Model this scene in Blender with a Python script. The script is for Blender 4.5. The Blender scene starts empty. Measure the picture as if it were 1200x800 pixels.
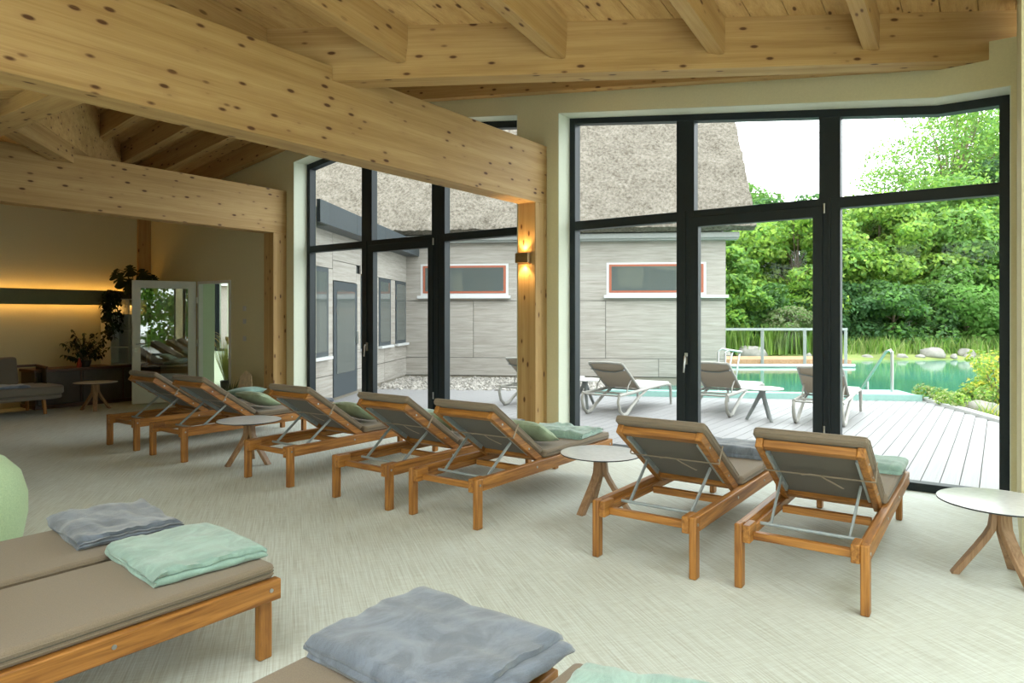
import bpy, math, random
import numpy as np
from mathutils import Vector, Matrix

# ------------------------------------------------------------------ camera, sky, lights, exposure
scene = bpy.context.scene
C = scene.collection
random.seed(7)
RNG = np.random.default_rng(7)

YAW = math.radians(35.56)
cam_data = bpy.data.cameras.new('camera')
cam_data.lens = 24.0
cam_data.sensor_width = 36.0
cam_data.shift_y = -0.025
cam_data.clip_end = 400
cam_data.clip_start = 0.05
cam = bpy.data.objects.new('camera', cam_data)
cam.location = (0, 0, 1.5)
cam.rotation_euler = (math.pi / 2, 0, YAW)
C.objects.link(cam)
scene.camera = cam

world = bpy.data.worlds.new('overcast_sky')
scene.world = world
world.use_nodes = True
bg = world.node_tree.nodes['Background']
bg.inputs['Color'].default_value = (0.93, 0.97, 1.0, 1)
bg.inputs['Strength'].default_value = 3.1

def portal(name, loc, rot, sx, sy):
    """tells the renderer where the sky enters the room; gives no light of its own"""
    l = bpy.data.lights.new(name, 'AREA')
    l.shape = 'RECTANGLE'; l.size = sx; l.size_y = sy
    l.cycles.is_portal = True
    o = bpy.data.objects.new(name, l)
    o.location = loc; o.rotation_euler = rot
    C.objects.link(o)
    return o
H90 = math.pi / 2
portal('sky_opening_rear', (-1.25, -4.22, 1.6), (H90, 0, 0), 9.4, 3.2)
portal('sky_opening_side', (3.6, 0.55, 1.45), (H90, 0, H90), 9.0, 2.8)
portal('sky_opening_roof', (-0.2, 0.3, 5.4), (0, 0, 0), 7.2, 8.2)
portal('sky_opening_right_bay', (-1.98, 6.97, 1.9), (H90, 0, math.pi), 4.1, 3.8)
portal('sky_opening_left_bay', (-6.68, 6.97, 2.05), (H90, 0, math.pi), 4.2, 4.1)

scene.view_settings.view_transform = 'Standard'
scene.view_settings.look = 'None'
scene.view_settings.gamma = 1.0
scene.view_settings.use_curve_mapping = False
scene.view_settings.exposure = 0.82

# ------------------------------------------------------------------ helpers
SN, CS = math.sin(YAW), math.cos(YAW)
def cf(X, Y, z=0.0):
    """metres right of / ahead of the standpoint -> room axes"""
    return Vector((CS * X - SN * Y, SN * X + CS * Y, z))

def tag(o, label=None, cat=None, group=None, kind=None):
    if label: o['label'] = label
    if cat: o['category'] = cat
    if group: o['group'] = group
    if kind: o['kind'] = kind
    return o

def empty(name, loc=(0, 0, 0), rz=0.0, parent=None):
    o = bpy.data.objects.new(name, None)
    o.location = loc; o.rotation_euler = (0, 0, rz)
    o.empty_display_size = 0.1
    C.objects.link(o)
    if parent: o.parent = parent
    return o

class MB:
    def __init__(s):
        s.v = []; s.f = []; s.m = []
    def add(s, vs, fs, mi=0):
        n = len(s.v)
        s.v.extend([tuple(p) for p in vs])
        s.f.extend([tuple(i + n for i in f) for f in fs])
        s.m.extend([mi] * len(fs))
        return s
    def box(s, x0, x1, y0, y1, z0, z1, mi=0):
        vs = [(x0,y0,z0),(x1,y0,z0),(x1,y1,z0),(x0,y1,z0),(x0,y0,z1),(x1,y0,z1),(x1,y1,z1),(x0,y1,z1)]
        return s.add(vs, [(0,3,2,1),(4,5,6,7),(0,1,5,4),(1,2,6,5),(2,3,7,6),(3,0,4,7)], mi)
    def bar(s, p0, p1, w, h, up=(0,0,1), mi=0):
        p0 = Vector(p0); p1 = Vector(p1); d = (p1 - p0).normalized(); up = Vector(up)
        if abs(d.dot(up.normalized())) > 0.98: up = Vector((0,1,0))
        sx = d.cross(up).normalized(); uz = sx.cross(d).normalized()
        vs = []
        for p in (p0, p1):
            for a, b in ((-1,-1),(1,-1),(1,1),(-1,1)):
                vs.append(p + sx * (a * w / 2) + uz * (b * h / 2))
        return s.add(vs, [(0,1,2,3),(7,6,5,4),(0,4,5,1),(1,5,6,2),(2,6,7,3),(3,7,4,0)], mi)
    def tube(s, pts, r, seg=8, mi=0, flat=None):
        pts = [Vector(p) for p in pts]; n = len(pts); rs = r if isinstance(r, (list, tuple)) else [r] * n
        vs = []; prev = None
        for i, p in enumerate(pts):
            d = (pts[min(i+1, n-1)] - pts[max(i-1, 0)]).normalized()
            if prev is None:
                t = Vector((0,0,1)) if abs(d.z) < 0.9 else Vector((1,0,0))
                a = d.cross(t).normalized()
            else:
                a = (prev - d * prev.dot(d)).normalized()
            prev = a; b = d.cross(a)
            for k in range(seg):
                th = 2 * math.pi * k / seg
                vs.append(p + a * (math.cos(th) * rs[i]) + b * (math.sin(th) * rs[i] * (flat or 1)))
        fs = []
        for i in range(n - 1):
            for k in range(seg):
                k2 = (k + 1) % seg
                fs.append((i*seg+k, i*seg+k2, (i+1)*seg+k2, (i+1)*seg+k))
        fs.append(tuple(range(seg-1, -1, -1))); fs.append(tuple(range((n-1)*seg, n*seg)))
        return s.add(vs, fs, mi)
    def prism(s, poly, fn0, fn1, mi=0):
        """poly: 2-D points; fn0/fn1 lift a point to the two end faces"""
        n = len(poly)
        vs = [fn0(*p) for p in poly] + [fn1(*p) for p in poly]
        fs = [tuple(range(n-1, -1, -1)), tuple(range(n, 2*n))]
        for i in range(n):
            j = (i + 1) % n
            fs.append((i, j, n + j, n + i))
        return s.add(vs, fs, mi)
    def lathe(s, prof, seg=24, c=(0,0,0), mi=0):
        vs = []
        for r, z in prof:
            for k in range(seg):
                th = 2 * math.pi * k / seg
                vs.append((c[0] + r * math.cos(th), c[1] + r * math.sin(th), c[2] + z))
        fs = []
        for i in range(len(prof) - 1):
            for k in range(seg):
                k2 = (k + 1) % seg
                fs.append((i*seg+k, i*seg+k2, (i+1)*seg+k2, (i+1)*seg+k))
        fs.append(tuple(range(seg-1, -1, -1))); fs.append(tuple(range((len(prof)-1)*seg, len(prof)*seg)))
        return s.add(vs, fs, mi)
    def build(s, name, mats, parent=None, smooth=False, bevel=0.0, seg=2, angle=40):
        me = bpy.data.meshes.new(name)
        me.from_pydata(s.v, [], s.f)
        mats = mats if isinstance(mats, (list, tuple)) else [mats]
        for m in mats: me.materials.append(m)
        if len(mats) > 1: me.polygons.foreach_set('material_index', s.m)
        fix_normals(me)
        if smooth or bevel:
            me.polygons.foreach_set('use_smooth', [True] * len(me.polygons))
            me.set_sharp_from_angle(angle=math.radians(angle))
        me.update()
        o = bpy.data.objects.new(name, me)
        C.objects.link(o)
        if parent: o.parent = parent
        if bevel:
            b = o.modifiers.new('bevel', 'BEVEL'); b.width = bevel; b.segments = seg; b.limit_method = 'ANGLE'
            b.angle_limit = math.radians(35); b.harden_normals = False
        return o

import bmesh
def fix_normals(me):
    bm = bmesh.new(); bm.from_mesh(me)
    bmesh.ops.recalc_face_normals(bm, faces=bm.faces)
    bm.to_mesh(me); bm.free()

def children(o): return [c for c in bpy.data.objects if c.parent == o]
_kids = {}
def copy_tree(o, parent=None):
    """a thing, its parts and their sub-parts"""
    c = o.copy(); C.objects.link(c)
    if parent: c.parent = parent
    for ch in o.children: copy_tree(ch, c)
    return c

def place(o, M): o.matrix_world = M; return o

def beam(name, p0, p1, w, h, mat, parent=None, bevel=0.006, drop=0.0):
    """a timber whose bottom centre line runs p0 -> p1; mesh length along local X"""
    p0 = Vector(p0); p1 = Vector(p1); L = (p1 - p0).length; d = (p1 - p0).normalized()
    up = Vector((0,0,1)) if abs(d.z) < 0.98 else Vector((0,1,0))
    y = up.cross(d).normalized(); z = d.cross(y).normalized()
    m = MB(); m.box(0, L, -w/2, w/2, 0, h)
    o = m.build(name, mat, parent, bevel=bevel)
    M = Matrix((( d.x, y.x, z.x, p0.x), (d.y, y.y, z.y, p0.y), (d.z, y.z, z.z, p0.z), (0,0,0,1)))
    o.matrix_world = M
    return o

# ------------------------------------------------------------------ materials
def lin(r, g, b):
    f = lambda c: (c/255/12.92 if c/255 <= 0.04045 else ((c/255+0.055)/1.055)**2.4)
    return (f(r), f(g), f(b), 1)

class NT:
    def __init__(s, name):
        s.mat = bpy.data.materials.new(name); s.mat.use_nodes = True
        s.t = s.mat.node_tree; s.n = s.t.nodes; s.l = s.t.links
        s.b = s.n['Principled BSDF']; s.out = s.n['Material Output']
    def node(s, t, **kw):
        n = s.n.new(t)
        for k, v in kw.items():
            if k.startswith('_'): setattr(n, k[1:], v)
            else: n.inputs[k].default_value = v
        return n
    def link(s, a, b): s.l.new(a, b)
    def coords(s, scale=(1,1,1), rot=(0,0,0), space='Object', rand=True):
        tc = s.node('ShaderNodeTexCoord')
        src = tc.outputs[space]
        if rand:
            oi = s.node('ShaderNodeObjectInfo')
            mul = s.node('ShaderNodeMath', _operation='MULTIPLY'); mul.inputs[1].default_value = 37.0
            s.link(oi.outputs['Random'], mul.inputs[0])
            ad = s.node('ShaderNodeVectorMath', _operation='ADD')
            s.link(src, ad.inputs[0]); s.link(mul.outputs[0], ad.inputs[1])
            src = ad.outputs[0]
        mp = s.node('ShaderNodeMapping'); mp.inputs['Scale'].default_value = scale; mp.inputs['Rotation'].default_value = rot
        s.link(src, mp.inputs['Vector'])
        return mp.outputs[0]
    def noise(s, vec, scale=5, detail=4, rough=0.55, dist=0.0):
        n = s.node('ShaderNodeTexNoise', Scale=scale, Detail=detail, Roughness=rough, Distortion=dist)
        s.link(vec, n.inputs['Vector']); return n.outputs['Fac']
    def ramp(s, fac, stops):
        r = s.node('ShaderNodeValToRGB'); e = r.color_ramp.elements
        e[0].position, e[0].color = stops[0]; e[1].position, e[1].color = stops[-1]
        for p, c in stops[1:-1]:
            x = e.new(p); x.color = c
        s.link(fac, r.inputs[0]); return r.outputs[0]
    def mix(s, fac, a, b, mode='MIX'):
        m = s.node('ShaderNodeMix', _data_type='RGBA', _blend_type=mode)
        for sock, v in ((m.inputs[0], fac), (m.inputs[6], a), (m.inputs[7], b)):
            if isinstance(v, (int, float, tuple)): sock.default_value = v
            else: s.link(v, sock)
        return m.outputs[2]
    def bump(s, h, strength=0.3, dist=0.01):
        b = s.node('ShaderNodeBump', Strength=strength, Distance=dist)
        s.link(h, b.inputs['Height']); s.link(b.outputs[0], s.b.inputs['Normal'])
    def color(s, c):
        if isinstance(c, tuple): s.b.inputs['Base Color'].default_value = c
        else: s.link(c, s.b.inputs['Base Color'])
    def set(s, rough=0.6, metal=0.0, spec=0.5, coat=0.0, sheen=0.0):
        s.b.inputs['Roughness'].default_value = rough; s.b.inputs['Metallic'].default_value = metal
        s.b.inputs['Specular IOR Level'].default_value = spec; s.b.inputs['Coat Weight'].default_value = coat
        s.b.inputs['Sheen Weight'].default_value = sheen
        return s.mat

def plain(name, c, rough=0.6, metal=0.0, spec=0.5, var=0.06, scale=18, bump=0.0):
    t = NT(name)
    v = t.coords()
    f = t.noise(v, scale, 3)
    c0 = tuple(x * (1 - var) for x in c[:3]) + (1,); c1 = tuple(min(1, x * (1 + var)) for x in c[:3]) + (1,)
    t.color(t.ramp(f, [(0.3, c0), (0.7, c1)]))
    if bump: t.bump(f, bump, 0.005)
    return t.set(rough, metal, spec)

def spruce(name, axis=0, bright=1.0):
    """glued spruce timber with lamella lines and brown knots; grain along the given local axis"""
    t = NT(name)
    def sc(a, b):
        s = [b, b, b]; s[axis] = a; return tuple(s)
    g = t.noise(t.coords(sc(0.6, 16)), 1.6, 5, 0.6, 0.6)
    fine = t.noise(t.coords(sc(1.5, 90)), 1.5, 3, 0.6)
    lam = t.noise(t.coords(sc(0.25, 11)), 1.0, 0)
    k = bright
    col = t.ramp(g, [(0.30, (0.420*k, 0.239*k, 0.070*k, 1)), (0.5, (0.600*k, 0.382*k, 0.136*k, 1)), (0.70, (0.720*k, 0.497*k, 0.211*k, 1))])
    col = t.mix(0.35, col, t.ramp(fine, [(0.3, (0.430*k, 0.244*k, 0.075*k, 1)), (0.7, (0.680*k, 0.454*k, 0.211*k, 1))]))
    col = t.mix(0.30, col, t.ramp(lam, [(0.35, (0.470*k, 0.277*k, 0.108*k, 1)), (0.65, (0.700*k, 0.473*k, 0.226*k, 1))]))
    vo = t.node('ShaderNodeTexVoronoi', _feature='F1', Scale=1.0, Randomness=1.0)
    t.link(t.coords(sc(5.0, 12.5)), vo.inputs['Vector'])
    vsel = t.ramp(vo.outputs['Distance'], [(0.11, (1,1,1,1)), (0.20, (0,0,0,1))])
    sep = t.node('ShaderNodeSeparateColor'); t.link(vo.outputs['Color'], sep.inputs[0])
    gate = t.ramp(sep.outputs[0], [(0.12, (0,0,0,1)), (0.20, (1,1,1,1))])
    kn = t.mix(1.0, vsel, gate, 'MULTIPLY')
    halo = t.mix(1.0, t.ramp(vo.outputs['Distance'], [(0.14, (1,1,1,1)), (0.45, (0,0,0,1))]), gate, 'MULTIPLY')
    hf = t.node('ShaderNodeMath', _operation='MULTIPLY'); t.link(halo, hf.inputs[0]); hf.inputs[1].default_value = 0.45
    col = t.mix(hf.outputs[0], col, (0.500*k, 0.286*k, 0.122*k, 1))
    col = t.mix(kn, col, (0.10, 0.040, 0.012, 1))
    streak = t.noise(t.coords(sc(0.5, 42)), 1.4, 4, 0.7, 1.0)
    sf_ = t.ramp(streak, [(0.56, (0,0,0,1)), (0.72, (0.55,0.55,0.55,1))])
    col = t.mix(sf_, col, (0.400*k, 0.215*k, 0.080*k, 1))
    t.color(col)
    t.bump(fine, 0.08, 0.002)
    return t.set(0.62, 0, 0.35)

def hardwood(name, axis, dark, light, rough=0.42):
    t = NT(name)
    s = [14.0, 14.0, 14.0]; s[axis] = 0.9
    g = t.noise(t.coords(tuple(s)), 2.2, 5, 0.6, 0.8)
    s2 = [60.0] * 3; s2[axis] = 2.0
    f = t.noise(t.coords(tuple(s2)), 2.0, 3)
    mid = tuple((a + b) / 2 for a, b in zip(dark, light))
    col = t.ramp(g, [(0.34, dark), (0.5, mid), (0.66, light)])
    col = t.mix(0.25, col, t.ramp(f, [(0.3, dark), (0.7, light)]))
    t.color(col); t.bump(f, 0.06, 0.002)
    return t.set(rough, 0, 0.45)

def fabric(name, c, c2=None, scale=260, rough=0.92, bump=0.25, sheen_patch=0.0, sheen=0.2):
    t = NT(name)
    w = t.noise(t.coords((1,1,1)), scale, 2)
    c2 = c2 or tuple(x * 0.82 for x in c[:3]) + (1,)
    col = t.ramp(w, [(0.3, c2), (0.7, c)])
    if sheen_patch:
        p = t.noise(t.coords((1.3,0.7,1)), 5, 6, 0.68, 1.6)
        col = t.mix(t.ramp(p, [(0.42, (0,0,0,1)), (0.62, (sheen_patch,sheen_patch,sheen_patch,1))]), col, tuple(min(1, x*1.9) for x in c[:3]) + (1,))  # lighter patches paint the velvety sheen into the fabric colour
    t.color(col); t.bump(w, bump, 0.002)
    return t.set(rough, 0, 0.15, 0, sheen)

def glass(name, refl=1.0, tint=(0.97, 0.99, 0.98, 1)):
    t = NT(name)
    tr = t.node('ShaderNodeBsdfTransparent'); tr.inputs[0].default_value = tint
    gl = t.node('ShaderNodeBsdfGlossy'); gl.inputs['Roughness'].default_value = 0.0
    lw = t.node('ShaderNodeLayerWeight'); lw.inputs['Blend'].default_value = 0.5
    pw = t.node('ShaderNodeMath', _operation='POWER'); t.link(lw.outputs['Facing'], pw.inputs[0]); pw.inputs[1].default_value = 4.0
    fr = t.node('ShaderNodeMath', _operation='MULTIPLY_ADD'); t.link(pw.outputs[0], fr.inputs[0]); fr.inputs[1].default_value = 0.5; fr.inputs[2].default_value = refl
    mx = t.node('ShaderNodeMixShader')
    t.link(fr.outputs[0], mx.inputs[0]); t.link(tr.outputs[0], mx.inputs[1]); t.link(gl.outputs[0], mx.inputs[2])
    t.link(mx.outputs[0], t.out.inputs['Surface'])
    return t.mat

def emit(name, c, strength):
    t = NT(name)
    e = t.node('ShaderNodeEmission', Strength=strength); e.inputs['Color'].default_value = c
    t.link(e.outputs[0], t.out.inputs['Surface'])
    return t.mat

def leafmat(name, c, trans=0.35):
    t = NT(name)
    oi = t.coords((1,1,1), rand=False)
    f = t.noise(oi, 1.3, 3)
    dk = tuple(x * 0.6 for x in c[:3]) + (1,); lt = tuple(min(1, x * 1.35) for x in c[:3]) + (1,)
    col = t.ramp(f, [(0.3, dk), (0.7, lt)])
    t.color(col); t.set(0.5, 0, 0.3)
    tl = t.node('ShaderNodeBsdfTranslucent'); t.link(col, tl.inputs['Color'])
    mx = t.node('ShaderNodeMixShader'); mx.inputs[0].default_value = trans
    t.link(t.b.outputs[0], mx.inputs[1]); t.link(tl.outputs[0], mx.inputs[2]); t.link(mx.outputs[0], t.out.inputs['Surface'])
    return t.mat

M = {}
M['spruce'] = spruce('spruce_timber', bright=0.80)
M['board'] = spruce('spruce_boards', bright=0.95)
TD, TL = (0.165, 0.056, 0.010, 1), (0.545, 0.245, 0.054, 1)
for i, a in enumerate('xyz'): M['teak_' + a] = hardwood('oiled_teak_' + a, i, TD, TL)
OD, OL = (0.23, 0.125, 0.06, 1), (0.45, 0.275, 0.15, 1)
for i, a in enumerate('xyz'): M['oak_' + a] = hardwood('oak_' + a, i, OD, OL, 0.5)
M['walnut'] = hardwood('dark_walnut', 1, (0.05, 0.02, 0.01, 1), (0.12, 0.05, 0.025, 1))
M['plaster'] = plain('lime_plaster', (0.67, 0.625, 0.40, 1), 0.9, 0, 0.2, 0.03, 60, 0.12)
M['reveal'] = plain('reveal_paint', (0.68, 0.72, 0.60, 1), 0.85, 0, 0.2, 0.02, 40, 0.05)
M['green_plaster'] = plain('pale_green_plaster', (0.60, 0.70, 0.54, 1), 0.9, 0, 0.2, 0.03, 50, 0.1)
M['anthracite'] = plain('anthracite_metal', (0.014, 0.021, 0.025, 1), 0.45, 0, 0.3, 0.06, 30)
M['glass'] = glass('window_glass', 0.007)
M['door_glass'] = glass('door_glass', 0.16, (0.75, 0.79, 0.76, 1))
M['white_lacquer'] = plain('white_lacquer', (0.70, 0.72, 0.70, 1), 0.4, 0, 0.5, 0.02)
M['white_pvc'] = plain('white_paint', (0.55, 0.56, 0.56, 1), 0.5, 0, 0.4, 0.02)
M['steel'] = plain('brushed_steel', (0.55, 0.56, 0.56, 1), 0.3, 1.0, 0.5, 0.05, 50)
M['grey_metal'] = plain('grey_aluminium', (0.36, 0.41, 0.42, 1), 0.45, 0.25, 0.5, 0.05, 50)
M['taupe'] = fabric('taupe_mattress_fabric', (0.265, 0.212, 0.152, 1))
M['taupe_dark'] = fabric('mattress_underside_fabric', (0.125, 0.110, 0.083, 1))
M['strap'] = fabric('tie_strap', (0.36, 0.29, 0.21, 1), bump=0.1)
M['towel_green'] = fabric('sage_fleece', (0.285, 0.43, 0.375, 1), None, 300, 0.95, 0.4, 0.35, 0.5)
M['towel_grey'] = fabric('grey_fleece', (0.15, 0.175, 0.215, 1), None, 300, 0.95, 0.4, 0.5, 0.5)
M['cushion_green'] = fabric('sage_cushion', (0.36, 0.46, 0.31, 1), None, 200, 0.95, 0.3, 0.2)
M['cushion_teal'] = fabric('teal_cushion', (0.26, 0.42, 0.37, 1), None, 200, 0.95, 0.3, 0.2)
M['sofa_grey'] = fabric('sofa_fabric', (0.19, 0.165, 0.13, 1))
M['sofa_dark'] = fabric('sofa_weave', (0.05, 0.04, 0.03, 1))
M['pouf'] = fabric('pale_green_weave', (0.55, 0.72, 0.46, 1), (0.44, 0.62, 0.38, 1), 120)
M['hpl'] = plain('stone_grey_laminate', (0.70, 0.72, 0.73, 1), 0.25, 0, 0.5, 0.06, 25)
M['black_edge'] = plain('black_edge', (0.02, 0.022, 0.025, 1), 0.5)
M['dark_hpl'] = plain('dark_cabinet', (0.075, 0.062, 0.052, 1), 0.5, 0, 0.4, 0.12, 10)
M['band'] = plain('olive_band', (0.19, 0.20, 0.115, 1), 0.85, 0, 0.2, 0.04)
M['brass'] = plain('bronze_sconce', (0.30, 0.20, 0.095, 1), 0.35, 0.7, 0.5, 0.1)
M['led'] = emit('led_strip', (1.0, 0.50, 0.12, 1), 12)
M['bulb'] = emit('lamp_glow', (1.0, 0.62, 0.25, 1), 30)
M['outdoor_frame'] = plain('champagne_resin', (0.33, 0.32, 0.29, 1), 0.5)
M['outdoor_white'] = plain('white_resin', (0.50, 0.50, 0.48, 1), 0.5)
M['mesh'] = fabric('beige_mesh', (0.42, 0.345, 0.265, 1), bump=0.1)
M['outdoor_table'] = plain('outdoor_table_grey', (0.20, 0.215, 0.215, 1), 0.5)
M['pot'] = plain('dark_pot', (0.05, 0.045, 0.04, 1), 0.5)
M['red_pot'] = plain('red_pot', (0.40, 0.05, 0.03, 1), 0.4)
M['fascia'] = plain('zinc_fascia', (0.06, 0.075, 0.085, 1), 0.5, 0.3)
M['orange'] = plain('orange_red_frame', (0.33, 0.095, 0.05, 1), 0.5)
M['plinth'] = plain('plinth_render', (0.26, 0.235, 0.19, 1), 0.9)
M['gutter'] = plain('light_gutter', (0.33, 0.345, 0.335, 1), 0.5)
M['gravel'] = plain('pale_gravel', (0.30, 0.29, 0.27, 1), 0.9, 0, 0.2, 0.35, 3)
M['rock'] = plain('pale_rock', (0.28, 0.265, 0.235, 1), 0.9, 0, 0.2, 0.25, 4, 0.5)
M['soil'] = plain('bank_soil', (0.20, 0.19, 0.10, 1), 0.95, 0, 0.1, 0.4, 1.5)
M['turquoise'] = plain('turquoise_liner', (0.26, 0.44, 0.40, 1), 0.5, 0, 0.4, 0.05)
M['jetty_wood'] = hardwood('jetty_larch', 0, (0.28, 0.15, 0.07, 1), (0.52, 0.32, 0.18, 1), 0.7)
M['bark'] = plain('bark', (0.20, 0.15, 0.105, 1), 0.95, 0, 0.1, 0.35, 6, 0.6)
M['straw'] = plain('dried_leaf', (0.66, 0.54, 0.37, 1), 0.9, 0, 0.2, 0.15, 20)
M['leaf_room'] = leafmat('house_plant_leaf', (0.025, 0.050, 0.018, 1), 0.2)
M['leaf_grass'] = leafmat('ornamental_grass', (0.42, 0.46, 0.13, 1), 0.4)
M['leaf_straw'] = leafmat('grass_plume', (0.70, 0.55, 0.24, 1), 0.4)
M['leaf_spike'] = leafmat('spiky_leaf', (0.10, 0.14, 0.075, 1), 0.2)
M['deep'] = plain('dark_interior', (0.05, 0.055, 0.05, 1), 0.9)
M['curtain'] = plain('greenish_curtain', (0.34, 0.36, 0.27, 1), 0.9)
M['house_glass'] = NT('house_glass').mat
_g = M['house_glass'].node_tree.nodes['Principled BSDF']
_g.inputs['Base Color'].default_value = (0.09, 0.105, 0.10, 1); _g.inputs['Roughness'].default_value = 0.04; _g.inputs['Specular IOR Level'].default_value = 0.9

# carpet: fine woven streaks laid at an angle to the windows
t = NT('woven_carpet')
ang = math.atan2(0.593, -0.805)
v1 = t.coords((2.4, 130, 1), (0, 0, 0), rand=False)
tc = t.n[-1] if False else None
mp = [n for n in t.n if n.type == 'MAPPING'][0]
mp.vector_type = 'TEXTURE'; mp.inputs['Rotation'].default_value = (0, 0, ang); mp.inputs['Scale'].default_value = (1/2.4, 1/130.0, 1)
s1 = t.noise(v1, 1.0, 3, 0.6)
v2 = t.coords((1, 1, 1), rand=False)
mp2 = [n for n in t.n if n.type == 'MAPPING'][-1]
mp2.vector_type = 'TEXTURE'; mp2.inputs['Rotation'].default_value = (0, 0, ang); mp2.inputs['Scale'].default_value = (1/90.0, 1/9.0, 1)
s2 = t.noise(v2, 1.0, 2, 0.6)
s3 = t.noise(t.coords((1,1,1), rand=False), 1.1, 2)
col = t.ramp(s1, [(0.30, (0.45, 0.46, 0.39, 1)), (0.5, (0.62, 0.665, 0.61, 1)), (0.70, (0.76, 0.825, 0.79, 1))])
col = t.mix(0.30, col, t.ramp(s2, [(0.35, (0.50, 0.50, 0.42, 1)), (0.65, (0.72, 0.77, 0.71, 1))]))
col = t.mix(0.12, col, t.ramp(s3, [(0.4, (0.47, 0.465, 0.38, 1)), (0.6, (0.62, 0.65, 0.58, 1))]))
t.color(col); t.bump(s1, 0.35, 0.004)
M['carpet'] = t.set(0.9, 0, 0.2)

# deck planks: pale weathered composite
t = NT('pale_deck_board')
g = t.noise(t.coords((1, 60, 1)), 1.0, 3)
w = t.noise(t.coords((1, 1, 1), rand=False), 0.9, 3)
col = t.ramp(g, [(0.3, (0.225, 0.22, 0.222, 1)), (0.7, (0.285, 0.28, 0.282, 1))])
t.color(col); M['deck'] = t.set(0.5, 0, 0.4)

# facade panels: grey timber print
t = NT('grey_facade_panel')
g = t.noise(t.coords((0.9, 30, 14)), 1.5, 5, 0.65, 0.5)
f = t.noise(t.coords((2, 40, 90)), 1.5, 3)
col = t.ramp(g, [(0.30, (0.22, 0.195, 0.165, 1)), (0.5, (0.325, 0.30, 0.265, 1)), (0.70, (0.42, 0.395, 0.36, 1))])
col = t.mix(0.3, col, t.ramp(f, [(0.3, (0.26, 0.24, 0.21, 1)), (0.7, (0.42, 0.40, 0.37, 1))]))
t.color(col); M['facade'] = t.set(0.75, 0, 0.3)

# reed thatch
t = NT('reed_thatch')
n1 = t.noise(t.coords((1, 1, 1), rand=False), 14, 6, 0.75)
n2 = t.noise(t.coords((1, 2.2, 2.2), rand=False), 1.4, 4, 0.6)
col = t.ramp(n1, [(0.33, (0.034, 0.028, 0.021, 1)), (0.45, (0.14, 0.122, 0.097, 1)), (0.62, (0.27, 0.245, 0.207, 1))])
col = t.mix(0.35, col, t.ramp(n2, [(0.35, (0.10, 0.088, 0.07, 1)), (0.65, (0.215, 0.195, 0.163, 1))]))
t.color(col); t.bump(n1, 0.8, 0.05); M['thatch'] = t.set(0.95, 0, 0.1)

# natural pool water
t = NT('pool_water')
w1 = t.noise(t.coords((1, 1, 1), rand=False), 0.16, 2)
col = t.ramp(w1, [(0.30, (0.065, 0.21, 0.105, 1)), (0.5, (0.06, 0.25, 0.165, 1)), (0.70, (0.04, 0.235, 0.215, 1))])
rp = t.noise(t.coords((1, 1, 1), rand=False), 5, 3)
t.color(col); t.bump(rp, 0.08, 0.02); M['water'] = t.set(0.06, 0, 0.5)

# ------------------------------------------------------------------ room shell   (x = along the window wall to the right, y = towards the windows)
WIN, WOUT, GL = 6.53, 6.95, 6.77          # inner wall face, outer wall face, inner face of the window frames
XL, XR, YB = -13.1, 3.5, -4.0
RID = -6.66                               # ridge line of the bay roof
def zB(x): return 4.63 - 0.135 * abs(x - RID)
def ap(x):                                # plan line of the valley timbers (y for a given x)
    b = -x if x > RID else 2 * 6.66 + x
    return 3.47 - 0.7445 * (b - 4.18)
def zA(x, y):
    b = -x if x > RID else 2 * 6.66 + x
    return 3.72 - 0.158 * (y - 3.47) - 0.159 * (b - 4.18)

m = MB(); m.box(XL - 0.3, XR + 0.2, YB - 0.2, WOUT, -0.25, 0.0)
tag(m.build('floor', M['carpet']), kind='structure')

R_L, R_R = -4.03, 0.07                    # right window bay
L_L, L_R = -8.76, -4.59                   # left window bay
D_L, D_R = -11.42, -10.42                 # doorway
def rtop(x): return 3.28 if x > -0.43 else 3.28 + (-x - 0.43) * 0.1375
def ltop(x): return 4.13 - 0.135 * abs(x - RID)
def fl(x, z): return (x, WIN, z)
def fo(x, z): return (x, WOUT, z)
m = MB()
def seg(poly, y1=WOUT): m.prism(poly, fl, lambda x, z: (x, y1, z))
seg([(R_R, 0), (0.6, 0), (0.6, 3.65), (R_R, 3.65)])
seg([(R_L, rtop(R_L)), (-0.43, 3.28), (R_R, 3.28), (R_R, 3.65), (-0.07, 3.65), (-0.07, 3.9), (R_L, zB(R_L) + 0.15)])
seg([(L_R, 0), (R_L, 0), (R_L, zB(R_L) + 0.15), (L_R, zB(L_R) + 0.15)])
seg([(L_L, ltop(L_L)), (RID, 4.13), (L_R, ltop(L_R)), (L_R, zB(L_R) + 0.15), (RID, zB(RID) + 0.15), (L_L, zB(L_L) + 0.15)])
seg([(-9.3, 0), (L_L, 0), (L_L, zB(L_L) + 0.15), (-9.3, zB(-9.3) + 0.15)])
seg([(D_R, 0), (-9.3, 0), (-9.3, zB(-9.3) + 0.15), (D_R, zB(D_R) + 0.15)], 6.80)
seg([(D_L, 2.10), (D_R, 2.10), (D_R, zB(D_R) + 0.15), (D_L, zB(D_L) + 0.15)], 6.80)
seg([(XL - 0.3, 0), (D_L, 0), (D_L, zB(D_L) + 0.15), (XL - 0.3, zB(XL) + 0.15)], 6.80)
wf = tag(m.build('wall_front', M['plaster']), kind='structure')
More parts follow.
